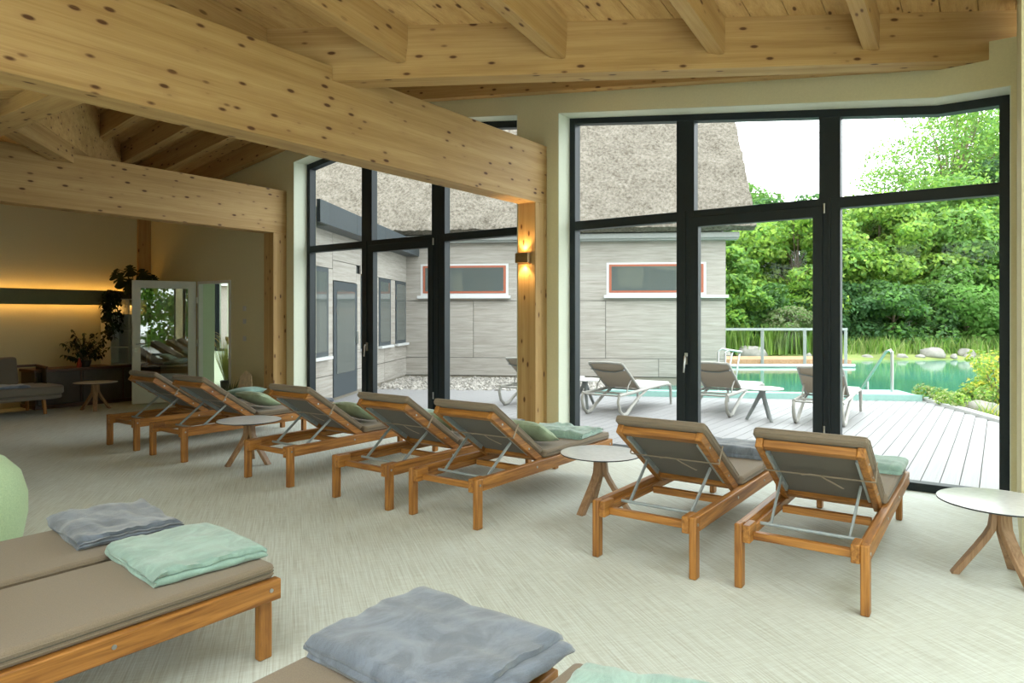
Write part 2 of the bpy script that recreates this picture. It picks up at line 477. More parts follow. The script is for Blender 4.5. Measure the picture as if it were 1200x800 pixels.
# pale painted reveals lining the two bays
def reveal(poly, name):
    mm = MB(); n = len(poly); t_ = 0.006
    cx = sum(p[0] for p in poly) / n; cz = sum(p[1] for p in poly) / n
    for i in range(n - 1):
        (x0, z0), (x1, z1) = poly[i], poly[i + 1]
        dx, dz = x1 - x0, z1 - z0; L = math.hypot(dx, dz); nx, nz = -dz / L, dx / L
        if nx * (cx - x0) + nz * (cz - z0) < 0: nx, nz = -nx, -nz
        q = [(x0, z0), (x1, z1), (x1 + nx * t_, z1 + nz * t_), (x0 + nx * t_, z0 + nz * t_)]
        mm.prism(q, lambda x, z: (x, WIN - 0.001, z), lambda x, z: (x, GL + 0.02, z))
    tag(mm.build(name, M['reveal']), kind='structure')
reveal([(R_L, 0), (R_L, rtop(R_L)), (-0.43, 3.28), (R_R, 3.28), (R_R, 0)], 'trim_1')
reveal([(L_L, 0), (L_L, ltop(L_L)), (RID, 4.13), (L_R, ltop(L_R)), (L_R, 0)], 'trim_2')
# return of the wall at the right window corner, with the pocket the valley timber rests in
m = MB(); m.box(0.105, 0.6, 5.1, WIN, 0, 4.9)
tag(m.build('wall_corner', M['plaster']), kind='structure')
m = MB(); m.box(0.6, XR + 0.2, 5.1, 5.4, 0, 4.6)
tag(m.build('wall_front_right', M['plaster']), kind='structure')
m = MB(); m.box(XL - 0.3, XL, YB - 0.2, WIN, 0, 5.0)
tag(m.build('wall_left', M['plaster']), kind='structure')
# unseen back and right walls: piers, with glazed openings added for more daylight
def added_glazed_wall(name, x0, y0, x1, y1, n, win_no, zt=2.9):
    d = Vector((x1 - x0, y1 - y0, 0)); L = d.length; d.normalize(); nrm = Vector((-d.y, d.x, 0))
    o = Vector((x0, y0, 0)); mm = MB(); g = L / n
    def bx(mb, s0, s1, z0, z1, t0, t1):
        vs = [o + d * s + nrm * t_ + Vector((0, 0, z)) for z in (z0, z1) for s, t_ in ((s0, t0), (s1, t0), (s1, t1), (s0, t1))]
        mb.add(vs, [(0,3,2,1),(4,5,6,7),(0,1,5,4),(1,2,6,5),(2,3,7,6),(3,0,4,7)])
    bx(mm, 0, L, zt, 6.2, 0, 0.2)
    for i in range(n + 1):
        bx(mm, max(0, i * g - 0.12), min(L, i * g + 0.12), 0, zt, 0, 0.2)
    tag(mm.build(name, M['plaster']), kind='structure')
    for i in range(n):
        w = tag(empty('window_%d' % (win_no + i)), kind='structure')
        a, b = i * g + 0.12, (i + 1) * g - 0.12
        f = MB(); bx(f, a, b, 0, 0.08, 0.08, 0.15); bx(f, a, b, zt - 0.08, zt, 0.08, 0.15)
        bx(f, a, a + 0.08, 0.08, zt - 0.08, 0.08, 0.15); bx(f, b - 0.08, b, 0.08, zt - 0.08, 0.08, 0.15)
        f.build('frame', M['anthracite'], w)
        p = MB(); bx(p, a + 0.08, b - 0.08, 0.08, zt - 0.08, 0.11, 0.116); p.build('pane', M['glass'], w)
m = MB(); m.box(XL - 0.3, -6.0, YB - 0.2, YB, 0, 6.2); tag(m.build('wall_back', M['plaster']), kind='structure')
added_glazed_wall('wall_back_right', XR, YB, -6.0, YB, 4, 3, 3.2)
m = MB(); m.box(-6.6, -6.4, YB, 1.7, 0, 4.05); tag(m.build('wall_light_block', M['plaster']), kind='structure')  # unseen wall added to keep daylight off the far left corner
added_glazed_wall('wall_right', XR, 5.1, XR, YB, 3, 8)

# ---- ceiling over the room: long boards running towards the windows
ceil = tag(empty('ceiling', (0, 0, 0)), kind='structure')
W = 0.24
x = XR + 0.2
while x > XL - 0.2:
    xc = x - W / 2
    y1 = min(ap(xc) + 0.15, 6.9); y0 = YB - 0.2
    spans = [(y0, -3.0), (4.2, y1)] if 0.3 < xc < 3.2 else ([(y0, -3.6), (0.8, y1)] if -3.5 < xc < -0.2 else [(y0, y1)])     # gaps under the added skylights
    for y0, y1 in spans:
        # a board whose underside lies on the sloping ceiling plane
        mm = MB(); Lp = y1 - y0; h = W - 0.006
        za0, zb0 = zA(x, y0), zA(x - h, y0); za1, zb1 = zA(x, y1), zA(x - h, y1)
        zc = zA(xc, y0)
        vs = [(0, h/2, zb0 - zc), (0, -h/2, za0 - zc), (Lp, -h/2, za1 - zc), (Lp, h/2, zb1 - zc)]
        vs = vs + [(p[0], p[1], p[2] + 0.06) for p in vs]
        mm.add(vs, [(0,1,2,3),(7,6,5,4),(0,4,5,1),(1,5,6,2),(2,6,7,3),(3,7,4,0)])
        o = mm.build('board', M['board'], ceil)
        o.matrix_world = Matrix.Translation((xc, y0, zc)) @ Matrix.Rotation(math.pi/2, 4, 'Z')
    x -= W
# roof deck lying on the boards (keeps the daylight out of the joints), left open at the added skylights
m = MB()
def deck_piece(pts): m.prism(pts, lambda x, y: (x, y, zA(x, y) + 0.062), lambda x, y: (x, y, zA(x, y) + 0.16))
yt = 6.9; xt = 0.16
deck_piece([(RID, YB - 0.2), (RID, 0.8), (-3.5, 0.8), (-3.5, YB - 0.2)])
deck_piece([(RID, 0.8), (RID, ap(RID) + 0.2), (xt, yt), (0.3, yt), (0.3, 0.8)])
deck_piece([(-3.5, YB - 0.2), (-3.5, -3.6), (-0.2, -3.6), (-0.2, YB - 0.2)])
deck_piece([(-0.2, YB - 0.2), (-0.2, 0.8), (0.3, 0.8), (0.3, YB - 0.2)])
deck_piece([(0.3, YB - 0.2), (0.3, -3.0), (XR + 0.2, -3.0), (XR + 0.2, YB - 0.2)])
deck_piece([(0.3, 4.2), (0.3, yt), (XR + 0.2, yt), (XR + 0.2, 4.2)])
deck_piece([(3.2, -3.0), (3.2, 4.2), (XR + 0.2, 4.2), (XR + 0.2, -3.0)])
deck_piece([(RID, YB - 0.2), (RID, ap(RID) + 0.2), (-13.3, yt), (XL - 0.3, yt), (XL - 0.3, YB - 0.2)])
m.build('roof_deck', M['board'], ceil)
sk = tag(empty('window_11'), kind='structure')  # unseen skylight added to brighten the floor from above
m = MB(); m.prism([(0.28, -3.02), (3.22, -3.02), (3.22, 4.22), (0.28, 4.22)], lambda x, y: (x, y, zA(x, y) + 0.17), lambda x, y: (x, y, zA(x, y) + 0.178)); m.build('pane', M['glass'], sk)
sk2 = tag(empty('window_12'), kind='structure')  # second unseen skylight, likewise added for light on the floor
m = MB(); m.prism([(-3.52, -3.62), (-0.18, -3.62), (-0.18, 0.82), (-3.52, 0.82)], lambda x, y: (x, y, zA(x, y) + 0.17), lambda x, y: (x, y, zA(x, y) + 0.178)); m.build('pane', M['glass'], sk2)
for k in range(5):
    xx = 0.3 + k * 0.72; mm = MB(); mm.bar((xx, -3.0, zA(xx, -3.0) + 0.12), (xx, 2.2, zA(xx, 4.2) + 0.12), 0.05, 0.09); mm.build('glazing_bar', M['anthracite'], sk)
# bay roof: two boarded slopes and the boards closing the step at the valley timbers
m = MB()
for xa, xb in ((RID, 0.6), (RID, XL - 0.3)):
    def up(x, y): return (x, y, zB(x))
    def up2(x, y): return (x, y, zB(x) + 0.12)
    lo = ap(xb) + 0.12
    m.prism([(xa, ap(xa) + 0.12), (xa, 7.4), (xb, 7.4), (xb, min(lo, 7.3))], up, up2)
m.build('bay_boarding', M['board'], ceil)
m = MB()
for xa, xb in ((RID, -0.16), (RID, -13.16)):
    n = Vector((0.744, 1, 0)).normalized() * 0.04
    q = [(xa, ap(xa) + 0.22), (xb, min(ap(xb) + 0.22, 6.7)), (xb, min(ap(xb) + 0.26, 6.75)), (xa, ap(xa) + 0.26)]
    m.prism(q, lambda x, y: (x, y, zA(x, y) - 0.16), lambda x, y: (x, y, zB(x) + 0.05))
m.build('valley_closing_board', M['board'], ceil)

# ---- timber structure
S = M['spruce']
def timber(o, label, group=None):
    return tag(o, label, 'timber', group, 'structure')
B1, B2 = -4.30, -9.05
BZ0, BZ1 = 2.76, 3.42
timber(beam('main_beam', (B1, YB, BZ0), (B1, WIN - 0.002, BZ0), 0.24, BZ1 - BZ0, S), 'deep glulam main beam crossing the upper left of the room')
timber(beam('main_beam', (B2, YB, BZ0), (B2, WIN - 0.002, BZ0), 0.24, BZ1 - BZ0, S), 'glulam main beam farther back above the door and green band')
timber(beam('post', (B1, 6.293, 0), (B1, 6.293, BZ0), 0.24, 0.235, S, drop=0), 'square spruce post with wall lamp between the two window bays')
timber(beam('post', (B2, 6.293, 0), (B2, 6.293, BZ0), 0.24, 0.235, S), 'square spruce post left of the far window bay')
timber(beam('post', (-13.10, 6.293, 0), (-13.10, 6.293, 3.7), 0.10, 0.235, S), 'narrow spruce post in the far room corner behind the glazed door')
# valley timbers
PS, PE = Vector((-4.18, 3.47, 3.31)), Vector((-0.07, 6.53, 3.506))
dv = PE - PS
p_top = PS - dv * (2.48 / 4.11)
nrm = Vector((dv.y, -dv.x, 0)).normalized()
off = -nrm * 0.10      # the front face lies on the plan line
if off.y < 0: off = -off
timber(beam('valley_timber', p_top + off, PE + dv * 0.075 + off, 0.20, 0.43, S), 'long knotty cross timber over the right window bay carrying the rafters')
def mir(p): return Vector((2 * RID - p.x, p.y, p.z))
offm = Vector((-off.x, off.y, 0))
timber(beam('valley_timber', mir(p_top) + offm, mir(PE) + offm, 0.20, 0.43, S), 'slanting cross timber resting on the far main beam')
timber(beam('cross_beam', (B1 - 0.121, 2.19, 3.10), (B2 + 0.121, 2.19, 3.10), 0.23, 0.40, S), 'level cross beam framed between the two main beams at upper left')
# rafters running towards the windows
names = ['rafter beside the deep main beam, leftmost in the ceiling', 'rafter second from the deep main beam in the ceiling', 'rafter third from the deep main beam, above the left window pane',
         'rafter fourth from the deep main beam, above the glazed door', 'rafter nearest the right wall in the ceiling']
for i, b in enumerate((4.58, 3.716, 2.729, 1.739, 0.765)):
    xc = -(b + 0.055); y1 = ap(xc) + 0.02; y0 = YB
    timber(beam('rafter', (xc, y0, zA(xc, y0) - 0.285), (xc, y1, zA(xc, y1) - 0.285), 0.11, 0.288, S), 'spruce ' + names[i], 'rafters above the near room')
# bay rafters running along the window wall
for side in (1, -1):
    for i, yc in enumerate((6.42, 5.60, 4.98, 4.30)):
        if side > 0:
            xe = 0.0
            while ap(xe) > yc - 0.1 and xe > RID: xe -= 0.05
            if yc > 6.3: xe = -0.6
        else:
            xe = XL
            while ap(xe) > yc - 0.05 and xe < RID: xe += 0.05
        nm = ['against the window wall', 'second from the window wall', 'third from the window wall', 'fourth from the window wall'][i]
        tag(timber(beam('rafter', (xe, yc, zB(xe) - 0.30), (RID, yc, zB(RID) - 0.30), 0.13, 0.30, S),
            'bay roof rafter %s on the %s of the ridge' % (nm, 'right' if side > 0 else 'left'), 'bay roof rafters'))

# ---- windows
A = M['anthracite']
def ring(outer, inner, y0, y1):
    mm = MB(); n = len(outer)
    vs = [(x, y, z) for y in (y0, y1) for x, z in outer] + [(x, y, z) for y in (y0, y1) for x, z in inner]
    fs = []
    for i in range(n):
        j = (i + 1) % n
        fs += [(i, j, 2*n + j, 2*n + i), (n + j, n + i, 3*n + i, 3*n + j), (i, n + i, n + j, j), (2*n + i, 2*n + j, 3*n + j, 3*n + i)]
    mm.add(vs, fs); return mm
def big_window(n, xl, xr, m1, m2, prof, zt=2.58):
    """xl..xr opening; m1,m2 = (left, right) edges of the two mullions; prof = top outline from left to right"""
    w = tag(empty('window_%d' % n, ((xl + xr) / 2, GL, 0)), kind='structure')
    T = Matrix.Translation((-(xl + xr) / 2, -GL, 0))
    def b(mm, name, mat=A, parent=w, **k):
        mm.v = [tuple(T @ Vector(v)) for v in mm.v] if parent is w else mm.v
        return mm.build(name, mat, parent, **k)
    def top(x):
        for (xa, za), (xb, zb) in zip(prof, prof[1:]):
            if xa <= x <= xb: return za + (zb - za) * (x - xa) / (xb - xa)
        return prof[-1][1]
    F = 0.075
    xs = [p[0] for p in prof]
    outer = [(xl, 0.0)] + list(prof) + [(xr, 0.0)]
    inner = [(xl + F, 0.07)] + [(min(max(p[0], xl + F), xr - F), top(p[0]) - F * 1.05) for p in prof] + [(xr - F, 0.07)]
    b(ring(outer, inner, GL, GL + 0.12), 'frame', bevel=0.004)
    cols = [(xl + F, m1[0]), (m1[1], m2[0]), (m2[1], xr - F)]
    for k, (ma, mb_) in enumerate((m1, m2)):
        mm = MB(); mm.box(ma, mb_, GL + 0.004, GL + 0.115, 0.05, top((ma + mb_) / 2) - 0.06)
        b(mm, 'mullion', bevel=0.004)
        mm = MB(); mm.box((ma + mb_) / 2 - 0.012, (ma + mb_) / 2 + 0.012, GL - 0.010, GL + 0.006, 0.06, zt); b(mm, 'cover_strip', bevel=0.003)
    for k, (ca, cb) in enumerate(cols):
        mm = MB(); mm.box(ca - 0.01, cb + 0.01, GL + 0.002, GL + 0.115, zt - 0.10, zt); b(mm, 'transom', bevel=0.004)
        pts = [(ca, zt)] + [(ca, top(ca) - F * 0.9)] + [(p[0], p[1] - F * 0.9) for p in prof if ca < p[0] < cb] + [(cb, top(cb) - F * 0.9), (cb, zt)]
        mm = MB(); mm.prism(pts, lambda x, z: (x, GL + 0.092, z), lambda x, z: (x, GL + 0.098, z)); b(mm, 'pane', M['glass'])
        if k != 1:
            mm = MB(); mm.prism([(ca, 0.07), (ca, zt - 0.1), (cb, zt - 0.1), (cb, 0.07)], lambda x, z: (x, GL + 0.092, z), lambda x, z: (x, GL + 0.098, z)); b(mm, 'pane', M['glass'])
        else:
            e = 0.035
            leaf = b(ring([(ca - e, 0.03), (ca - e, zt - 0.07), (cb + e, zt - 0.07), (cb + e, 0.03)],
                          [(ca + 0.05, 0.12), (ca + 0.05, zt - 0.17), (cb - 0.05, zt - 0.17), (cb - 0.05, 0.12)], GL - 0.018, GL + 0.07), 'door_leaf', bevel=0.004)
            mm = MB(); mm.box(ca + 0.04, cb - 0.04, GL + 0.056, GL + 0.062, 0.11, zt - 0.16)
            mm.v = [tuple(T @ Vector(v)) for v in mm.v]; mm.build('door_pane', M['glass'], leaf)
            mm = MB(); hx = ca - 0.075
            mm.box(hx - 0.016, hx + 0.016, GL - 0.022, GL - 0.008, 1.00, 1.12)
            mm.tube([(hx, GL - 0.02, 1.085), (hx, GL - 0.055, 1.085), (hx, GL - 0.062, 1.06), (hx - 0.012, GL - 0.062, 0.92)], [0.011, 0.011, 0.012, 0.009], 8)
            mm.v = [tuple(T @ Vector(v)) for v in mm.v]
            tag(mm.build('handle', M['steel'], leaf, smooth=True), 'brushed steel lever handle')
            for zz in (zt - 0.14, 0.4):
                mm = MB(); mm.tube([(cb + 0.05, GL - 0.02, zz), (cb + 0.05, GL - 0.02, zz + 0.09)], 0.009, 8)
                mm.v = [tuple(T @ Vector(v)) for v in mm.v]; mm.build('hinge', M['steel'], leaf, smooth=True)
    return w
big_window(1, R_L, R_R, (-2.74, -2.55), (-1.36, -1.18), [(R_L, rtop(R_L)), (-0.43, 3.28), (R_R, 3.28)])
big_window(2, L_L, L_R, (-7.52, -7.31), (-6.16, -5.93), [(L_L, ltop(L_L)), (RID, 4.13), (L_R, ltop(L_R))])

# ---- doorway with its white glazed leaf standing open into the room
dr = tag(empty('door_1', ((D_L + D_R) / 2, WIN, 0)), kind='structure')
def rel(mm, o): mm.v = [tuple(Vector(v) - o.location) for v in mm.v]; return mm
mm = MB()
mm.box(D_L, D_L + 0.05, WIN - 0.02, WIN + 0.06, 0, 2.10); mm.box(D_R - 0.05, D_R, WIN - 0.02, WIN + 0.06, 0, 2.10); mm.box(D_L + 0.05, D_R - 0.05, WIN - 0.02, WIN + 0.06, 2.05, 2.10)
rel(mm, dr).build('frame', M['white_lacquer'], dr, bevel=0.003)
LX = D_L - 0.02
LY0, LY1 = 5.52, 6.50
lf = MB()
vs_o = [(LY0, 0.02), (LY0, 2.10), (LY1, 2.10), (LY1, 0.02)]; vs_i = [(LY0 + 0.125, 0.34), (LY0 + 0.125, 1.97), (LY1 - 0.125, 1.97), (LY1 - 0.125, 0.34)]
def swing(mb):
    R_ = Matrix.Rotation(math.radians(-22), 4, 'Z'); h = Vector((LX, LY1, 0))
    mb.v = [tuple(R_ @ (Vector(v) - h) + h) for v in mb.v]; return rel(mb, dr)
rg = ring(vs_o, vs_i, 0, 0.05); rg.v = [(LX - v[1], v[0], v[2]) for v in rg.v]
leaf = swing(rg).build('door_leaf', M['white_lacquer'], dr, bevel=0.004)
mm = MB(); mm.box(LX - 0.03, LX - 0.024, LY0 + 0.12, LY1 - 0.12, 0.33, 1.98); swing(mm).build('pane', M['door_glass'], leaf)
mm = MB(); mm.tube([(LX, LY0 + 0.06, 1.03), (LX + 0.05, LY0 + 0.06, 1.03), (LX + 0.055, LY0 + 0.08, 1.03), (LX + 0.055, LY0 + 0.19, 1.03)], 0.010, 8)
tag(swing(mm).build('handle', M['steel'], leaf, smooth=True), 'steel lever handle')
mm = MB(); mm.tube([(LX - 0.001, LY0 + 0.06, 0.93), (LX + 0.008, LY0 + 0.06, 0.93)], 0.024, 16); swing(mm).build('key_plate', M['steel'], leaf, smooth=True)
for zz in (1.72, 0.97, 0.25):
    mm = MB(); mm.tube([(D_L + 0.01, WIN - 0.03, zz), (D_L + 0.01, WIN - 0.03, zz + 0.11)], 0.011, 8); rel(mm, dr).build('hinge', M['steel'], dr, smooth=True)

# small lobby behind the doorway, with pale green reveals
mm = MB(); mm.box(D_L + 0.001, D_L + 0.012, WIN + 0.061, 6.82, 0, 2.09); mm.box(D_R - 0.012, D_R - 0.001, WIN + 0.061, 6.82, 0, 2.09); mm.box(D_L + 0.012, D_R - 0.012, WIN + 0.061, 6.82, 2.085, 2.099)
tag(mm.build('trim_3', M['green_plaster']), kind='structure')
LO = 6.80
m = MB()
VX0, VX1, VY1 = -15.2, -10.35, 8.45
m.box(VX0, VX1, LO, VY1, -0.25, 0.0); tag(m.build('floor_lobby', M['carpet']), kind='structure')
m = MB(); m.box(VX0, VX1, LO, VY1, 2.6, 2.7); tag(m.build('ceiling_lobby', M['green_plaster']), kind='structure')
m = MB(); m.box(VX0 - 0.1, VX0, LO, VY1, 0, 2.7); m.box(VX1, VX1 + 0.05, LO, VY1, 0, 2.7); tag(m.build('wall_lobby_side', M['green_plaster']), kind='structure')
m = MB(); w0, w1, s0, s1 = -14.28, -13.62, 0.72, 2.35
m.box(VX0, w0, VY1, VY1 + 0.25, 0, 2.7); m.box(w1, -13.0, VY1, VY1 + 0.25, 0, 2.7); m.box(-10.7, VX1, VY1, VY1 + 0.25, 0, 2.7); m.box(-13.0, -10.7, VY1, VY1 + 0.25, 2.4, 2.7); m.box(w0, w1, VY1, VY1 + 0.25, 0, s0); m.box(w0, w1, VY1, VY1 + 0.25, s1, 2.7)
tag(m.build('wall_lobby_back', M['green_plaster']), kind='structure')
wl = tag(empty('window_15', ((w0 + w1) / 2, VY1 + 0.1, s0)), kind='structure')
rg = ring([(w0, s0), (w0, s1), (w1, s1), (w1, s0)], [(w0 + 0.06, s0 + 0.06), (w0 + 0.06, s1 - 0.06), (w1 - 0.06, s1 - 0.06), (w1 - 0.06, s0 + 0.06)], VY1 + 0.1, VY1 + 0.18)
rel(rg, wl).build('frame', A, wl)
mm = MB(); mm.box(w0 + 0.05, w1 - 0.05, VY1 + 0.13, VY1 + 0.136, s0 + 0.05, s1 - 0.05); rel(mm, wl).build('pane', M['glass'], wl)

wl2 = tag(empty('window_16', (-11.85, VY1 + 0.1, 0)), kind='structure')  # extra window out of sight, added to brighten the lobby walls
rg = ring([(-13.0, 0), (-13.0, 2.4), (-10.7, 2.4), (-10.7, 0)], [(-12.92, 0.08), (-12.92, 2.32), (-10.78, 2.32), (-10.78, 0.08)], VY1 + 0.1, VY1 + 0.18)
rel(rg, wl2).build('frame', A, wl2)
mm = MB(); mm.box(-12.93, -10.77, VY1 + 0.13, VY1 + 0.136, 0.07, 2.33); rel(mm, wl2).build('pane', M['glass'], wl2)

# ------------------------------------------------------------------ loungers
def rounded_slab(x0, x1, y0, y1, z0, z1, r=0.02, n=4):
    """a cushion block with rounded vertical corners"""
    pts = []
    for cx, cy, a0 in ((x1 - r, y1 - r, 0), (x0 + r, y1 - r, 90), (x0 + r, y0 + r, 180), (x1 - r, y0 + r, 270)):
        for k in range(n + 1):
            a = math.radians(a0 + 90 * k / n); pts.append((cx + r * math.cos(a), cy + r * math.sin(a)))
    return MB().prism(pts, lambda x, y: (x, y, z0), lambda x, y: (x, y, z1)), pts

HY, HZ = 0.84, 0.345                 # hinge of the backrest
TY, TZ = 0.205, 0.775                # top of the backrest frame
def make_lounger():
    root = empty('sun_lounger')
    tx, ty, tz = M['teak_x'], M['teak_y'], M['teak_z']
    for s in (-1, 1):
        xs = sorted((s * 0.335, s * 0.292))
        mm = MB(); mm.box(xs[0], xs[1], -0.03, 0.035, 0, 0.355); mm.build('leg', tz, root, bevel=0.008)
        xs = sorted((s * 0.292, s * 0.250))
        mm = MB(); mm.box(xs[0], xs[1], 1.905, 1.968, 0, 0.30); mm.build('leg', tz, root, bevel=0.008)
        xs = sorted((s * 0.2925, s * 0.335)) if False else sorted((s * 0.25, s * 0.2915))
        # side rail: inside the head leg, outside the foot leg
        mm = MB()
        xo0, xo1 = sorted((s * 0.248, s * 0.2915)); xf0, xf1 = sorted((s * 0.286, s * 0.333))
        mm.box(xo0, xo1, -0.028, 0.10, 0.255, 0.352)
        mm.box(xf0, xf1, 0.036, 1.985, 0.262, 0.352)
        rail = mm.build('side_rail', ty, root, bevel=0.006)
        for yy in (0.002, ):
            b = MB(); b.tube([(s * 0.334, yy, 0.31), (s * 0.3385, yy, 0.31)], 0.009, 10); b.build('bolt', M['steel'], rail, smooth=True)
        for yy in (0.72, 1.30, 1.935):
            b = MB(); b.tube([(s * 0.332, yy, 0.312), (s * 0.3365, yy, 0.312)], 0.009, 10); b.build('bolt', M['steel'], rail, smooth=True)
        # inner ledger next to the rail
        mm = MB(); a0, a1 = sorted((s * 0.262, s * 0.2925)); mm.box(a0, a1, 0.10, 1.90, 0.265, 0.315); mm.build('ledger', ty, root, bevel=0.004)
    for yy, zz, hh in ((0.055, 0.262, 0.042), (0.70, 0.262, 0.045), (1.15, 0.265, 0.045), (1.94, 0.272, 0.06)):
        mm = MB(); mm.box(-0.25, 0.25, yy - 0.022, yy + 0.022, zz, zz + hh); mm.build('cross_rail', tx, root, bevel=0.005)
    for k in range(7):
        yy = 0.93 + k * 0.15
        mm = MB(); mm.box(-0.288, 0.288, yy - 0.04, yy + 0.04, 0.316, 0.336); mm.build('slat', tx, root, bevel=0.003)
    # backrest
    d = Vector((0, TY - HY, TZ - HZ)); Lb = d.length; d.normalize(); nb = Vector((0, d.z, -d.y))   # nb: up-and-forward normal
    if nb.z < 0: nb = -nb
    H = Vector((0, HY, HZ))
    def bp(u, v, w):           # u across, v along the backrest, w out of its front face
        return H + Vector((u, 0, 0)) + d * v + nb * w
    def bbox(u0, u1, v0, v1, w0, w1, mb=None):
        mb = mb or MB()
        vs = [bp(u, v, w) for w in (w0, w1) for u, v in ((u0, v0), (u1, v0), (u1, v1), (u0, v1))]
        return mb.add(vs, [(0,3,2,1),(4,5,6,7),(0,1,5,4),(1,2,6,5),(2,3,7,6),(3,0,4,7)])
    bk = bbox(-0.285, -0.243, -0.02, Lb, -0.03, 0.03); bk = bk.build('backrest_stile', ty, root, bevel=0.006)
    bbox(0.243, 0.285, -0.02, Lb, -0.03, 0.03).build('backrest_stile', ty, root, bevel=0.006)
    bbox(-0.243, 0.243, Lb - 0.055, Lb - 0.005, -0.025, 0.025).build('backrest_rail', tx, root, bevel=0.006)
    bbox(-0.243, 0.243, 0.02, 0.065, -0.025, 0.02).build('backrest_rail', tx, root, bevel=0.006)
    for s in (-1, 1):
        u0, u1 = sorted((s * 0.243, s * 0.228))
        tr = bbox(u0, u1, 0.12, Lb - 0.08, -0.028, 0.012).build('metal_track', M['grey_metal'], root, bevel=0.002)
        for vv in (0.2, 0.44, 0.62):
            c = bp(s * 0.228, vv, -0.008); mm = MB(); mm.tube([c, c + Vector((-s * 0.004, 0, 0))], 0.007, 8); mm.build('screw', M['steel'], tr, smooth=True)
            c = bp(s * 0.285, vv, 0.0); mm = MB(); mm.tube([c, c + Vector((s * 0.004, 0, 0))], 0.008, 8); mm.build('screw', M['steel'], bk, smooth=True)
        p = bp(s * 0.218, 0.36, -0.03)
        mm = MB(); mm.bar(p, (s * 0.205, 0.235, 0.305), 0.022, 0.012, up=(1, 0, 0)); mm.build('strut', M['grey_metal'], root, bevel=0.002)
    mm = MB(); mm.tube([(-0.29, 0.23, 0.305), (0.29, 0.23, 0.305)], 0.010, 10); mm.build('prop_rod', M['grey_metal'], root, smooth=True)
    # mattress: back cushion and seat cushion
    bc = bbox(-0.300, 0.300, 0.03, Lb + 0.035, 0.031, 0.085).build('back_cushion', M['taupe'], root, bevel=0.022, seg=4)
    bbox(-0.240, 0.240, 0.02, Lb - 0.03, 0.005, 0.0305).build('cushion_underside', M['taupe_dark'], bc)
    for w in (0.046, 0.070):
        q = MB(); u, v0, v1, r = 0.301, 0.05, Lb + 0.02, 0.0028
        q.tube([bp(-u, v0, w), bp(-u, v1 - 0.012, w), bp(-u + 0.014, v1 + 0.0155, w), bp(u - 0.014, v1 + 0.0155, w), bp(u, v1 - 0.012, w), bp(u, v0, w)], r, 5)
        q.build('piping', M['taupe'], bc, smooth=True)
    sl, _ = rounded_slab(-0.312, 0.312, HY + 0.035, 1.972, 0.3535, 0.415, 0.03)
    sc = sl.build('seat_cushion', M['taupe'], root, bevel=0.016, seg=3)
    for w in (0.370, 0.383, 0.396):
        q = MB(); u, y0, y1, r = 0.3125, HY + 0.06, 1.9725, 0.0028
        q.tube([(-u, y0, w), (-u, y1 - 0.028, w), (-u + 0.010, y1 - 0.008, w), (-u + 0.03, y1, w), (u - 0.03, y1, w), (u - 0.010, y1 - 0.008, w), (u, y1 - 0.028, w), (u, y0, w)], r, 5)
        q.build('piping', M['taupe_dark'] if w == 0.383 else M['taupe'], sc, smooth=True)
    # tie strap round the backrest with its loose ends
    vt = Lb * 0.60
    q = MB()
    for (ua, ub, wa, wb, va, vb) in ((-0.306, 0.306, -0.034, -0.034, vt - 0.012, vt), ):
        q.bar(bp(ua, va, wa), bp(ub, vb, wb), 0.016, 0.003, up=nb)
    for s in (-1, 1): q.bar(bp(s * 0.304, vt, -0.034), bp(s * 0.304, vt, 0.088), 0.003, 0.016, up=d)
    st = q.build('tie_strap', M['strap'], root)
    q = MB(); pts = [bp(0.02, vt, -0.036), bp(0.06, vt - 0.02, -0.05), bp(0.10, vt - 0.06, -0.055), bp(0.125, vt - 0.115, -0.05)]
    for a, b in zip(pts, pts[1:]): q.bar(a, b, 0.014, 0.003, up=nb)
    q.build('strap_end', M['strap'], st)
    q = MB(); pts = [bp(0.02, vt, -0.036), bp(-0.03, vt + 0.03, -0.045), bp(-0.08, vt + 0.02, -0.05)]
    for a, b in zip(pts, pts[1:]): q.bar(a, b, 0.014, 0.003, up=nb)
    q.build('strap_end', M['strap'], st)
    return root

proto = make_lounger()
G1, G2 = 'teak loungers in the row facing the windows', 'teak loungers in the foreground'
row = [(0.862, 3.815, 0.4, 'teak lounger nearest the right edge, green towel on its foot end'),
       (1.735, 3.78, -0.6, 'teak lounger second from right, dark grey towel on its foot end'),
       (3.30, 3.765, -0.5, 'teak lounger just left of the round table, pillow and folded green towel on it'),
       (4.155, 3.745, -0.8, 'middle teak lounger of the window row, directly in front of the spruce post'),
       (5.375, 3.735, 0.0, 'teak lounger right of the second round table, green pillow on its seat'),
       (7.115, 3.735, 0.3, 'teak lounger left of the far round table, second from the far end'),
       (8.125, 3.745, 0.2, 'teak lounger at the far left end of the window row')]
fore = [(2.965, -0.125, -2.0, 'foreground teak lounger with sage green folded blanket, at left edge'),
        (3.665, -0.13, -2.0, 'foreground lounger with dark grey blanket, behind the green blanket one'),
        (1.50, -0.09, 0.0, 'foreground lounger at bottom centre under the big grey blanket'),
        (0.78, -0.10, 0.0, 'foreground lounger at the bottom edge under the pale green towel')]
first = True
for (b, a, rz, lab), g in [(r, G1) for r in row] + [(r, G2) for r in fore]:
    o = proto if first else copy_tree(proto)
    first = False
    o.location = (-b, a, 0); o.rotation_euler = (0, 0, math.radians(rz))
    tag(o, lab, 'sun lounger', g)

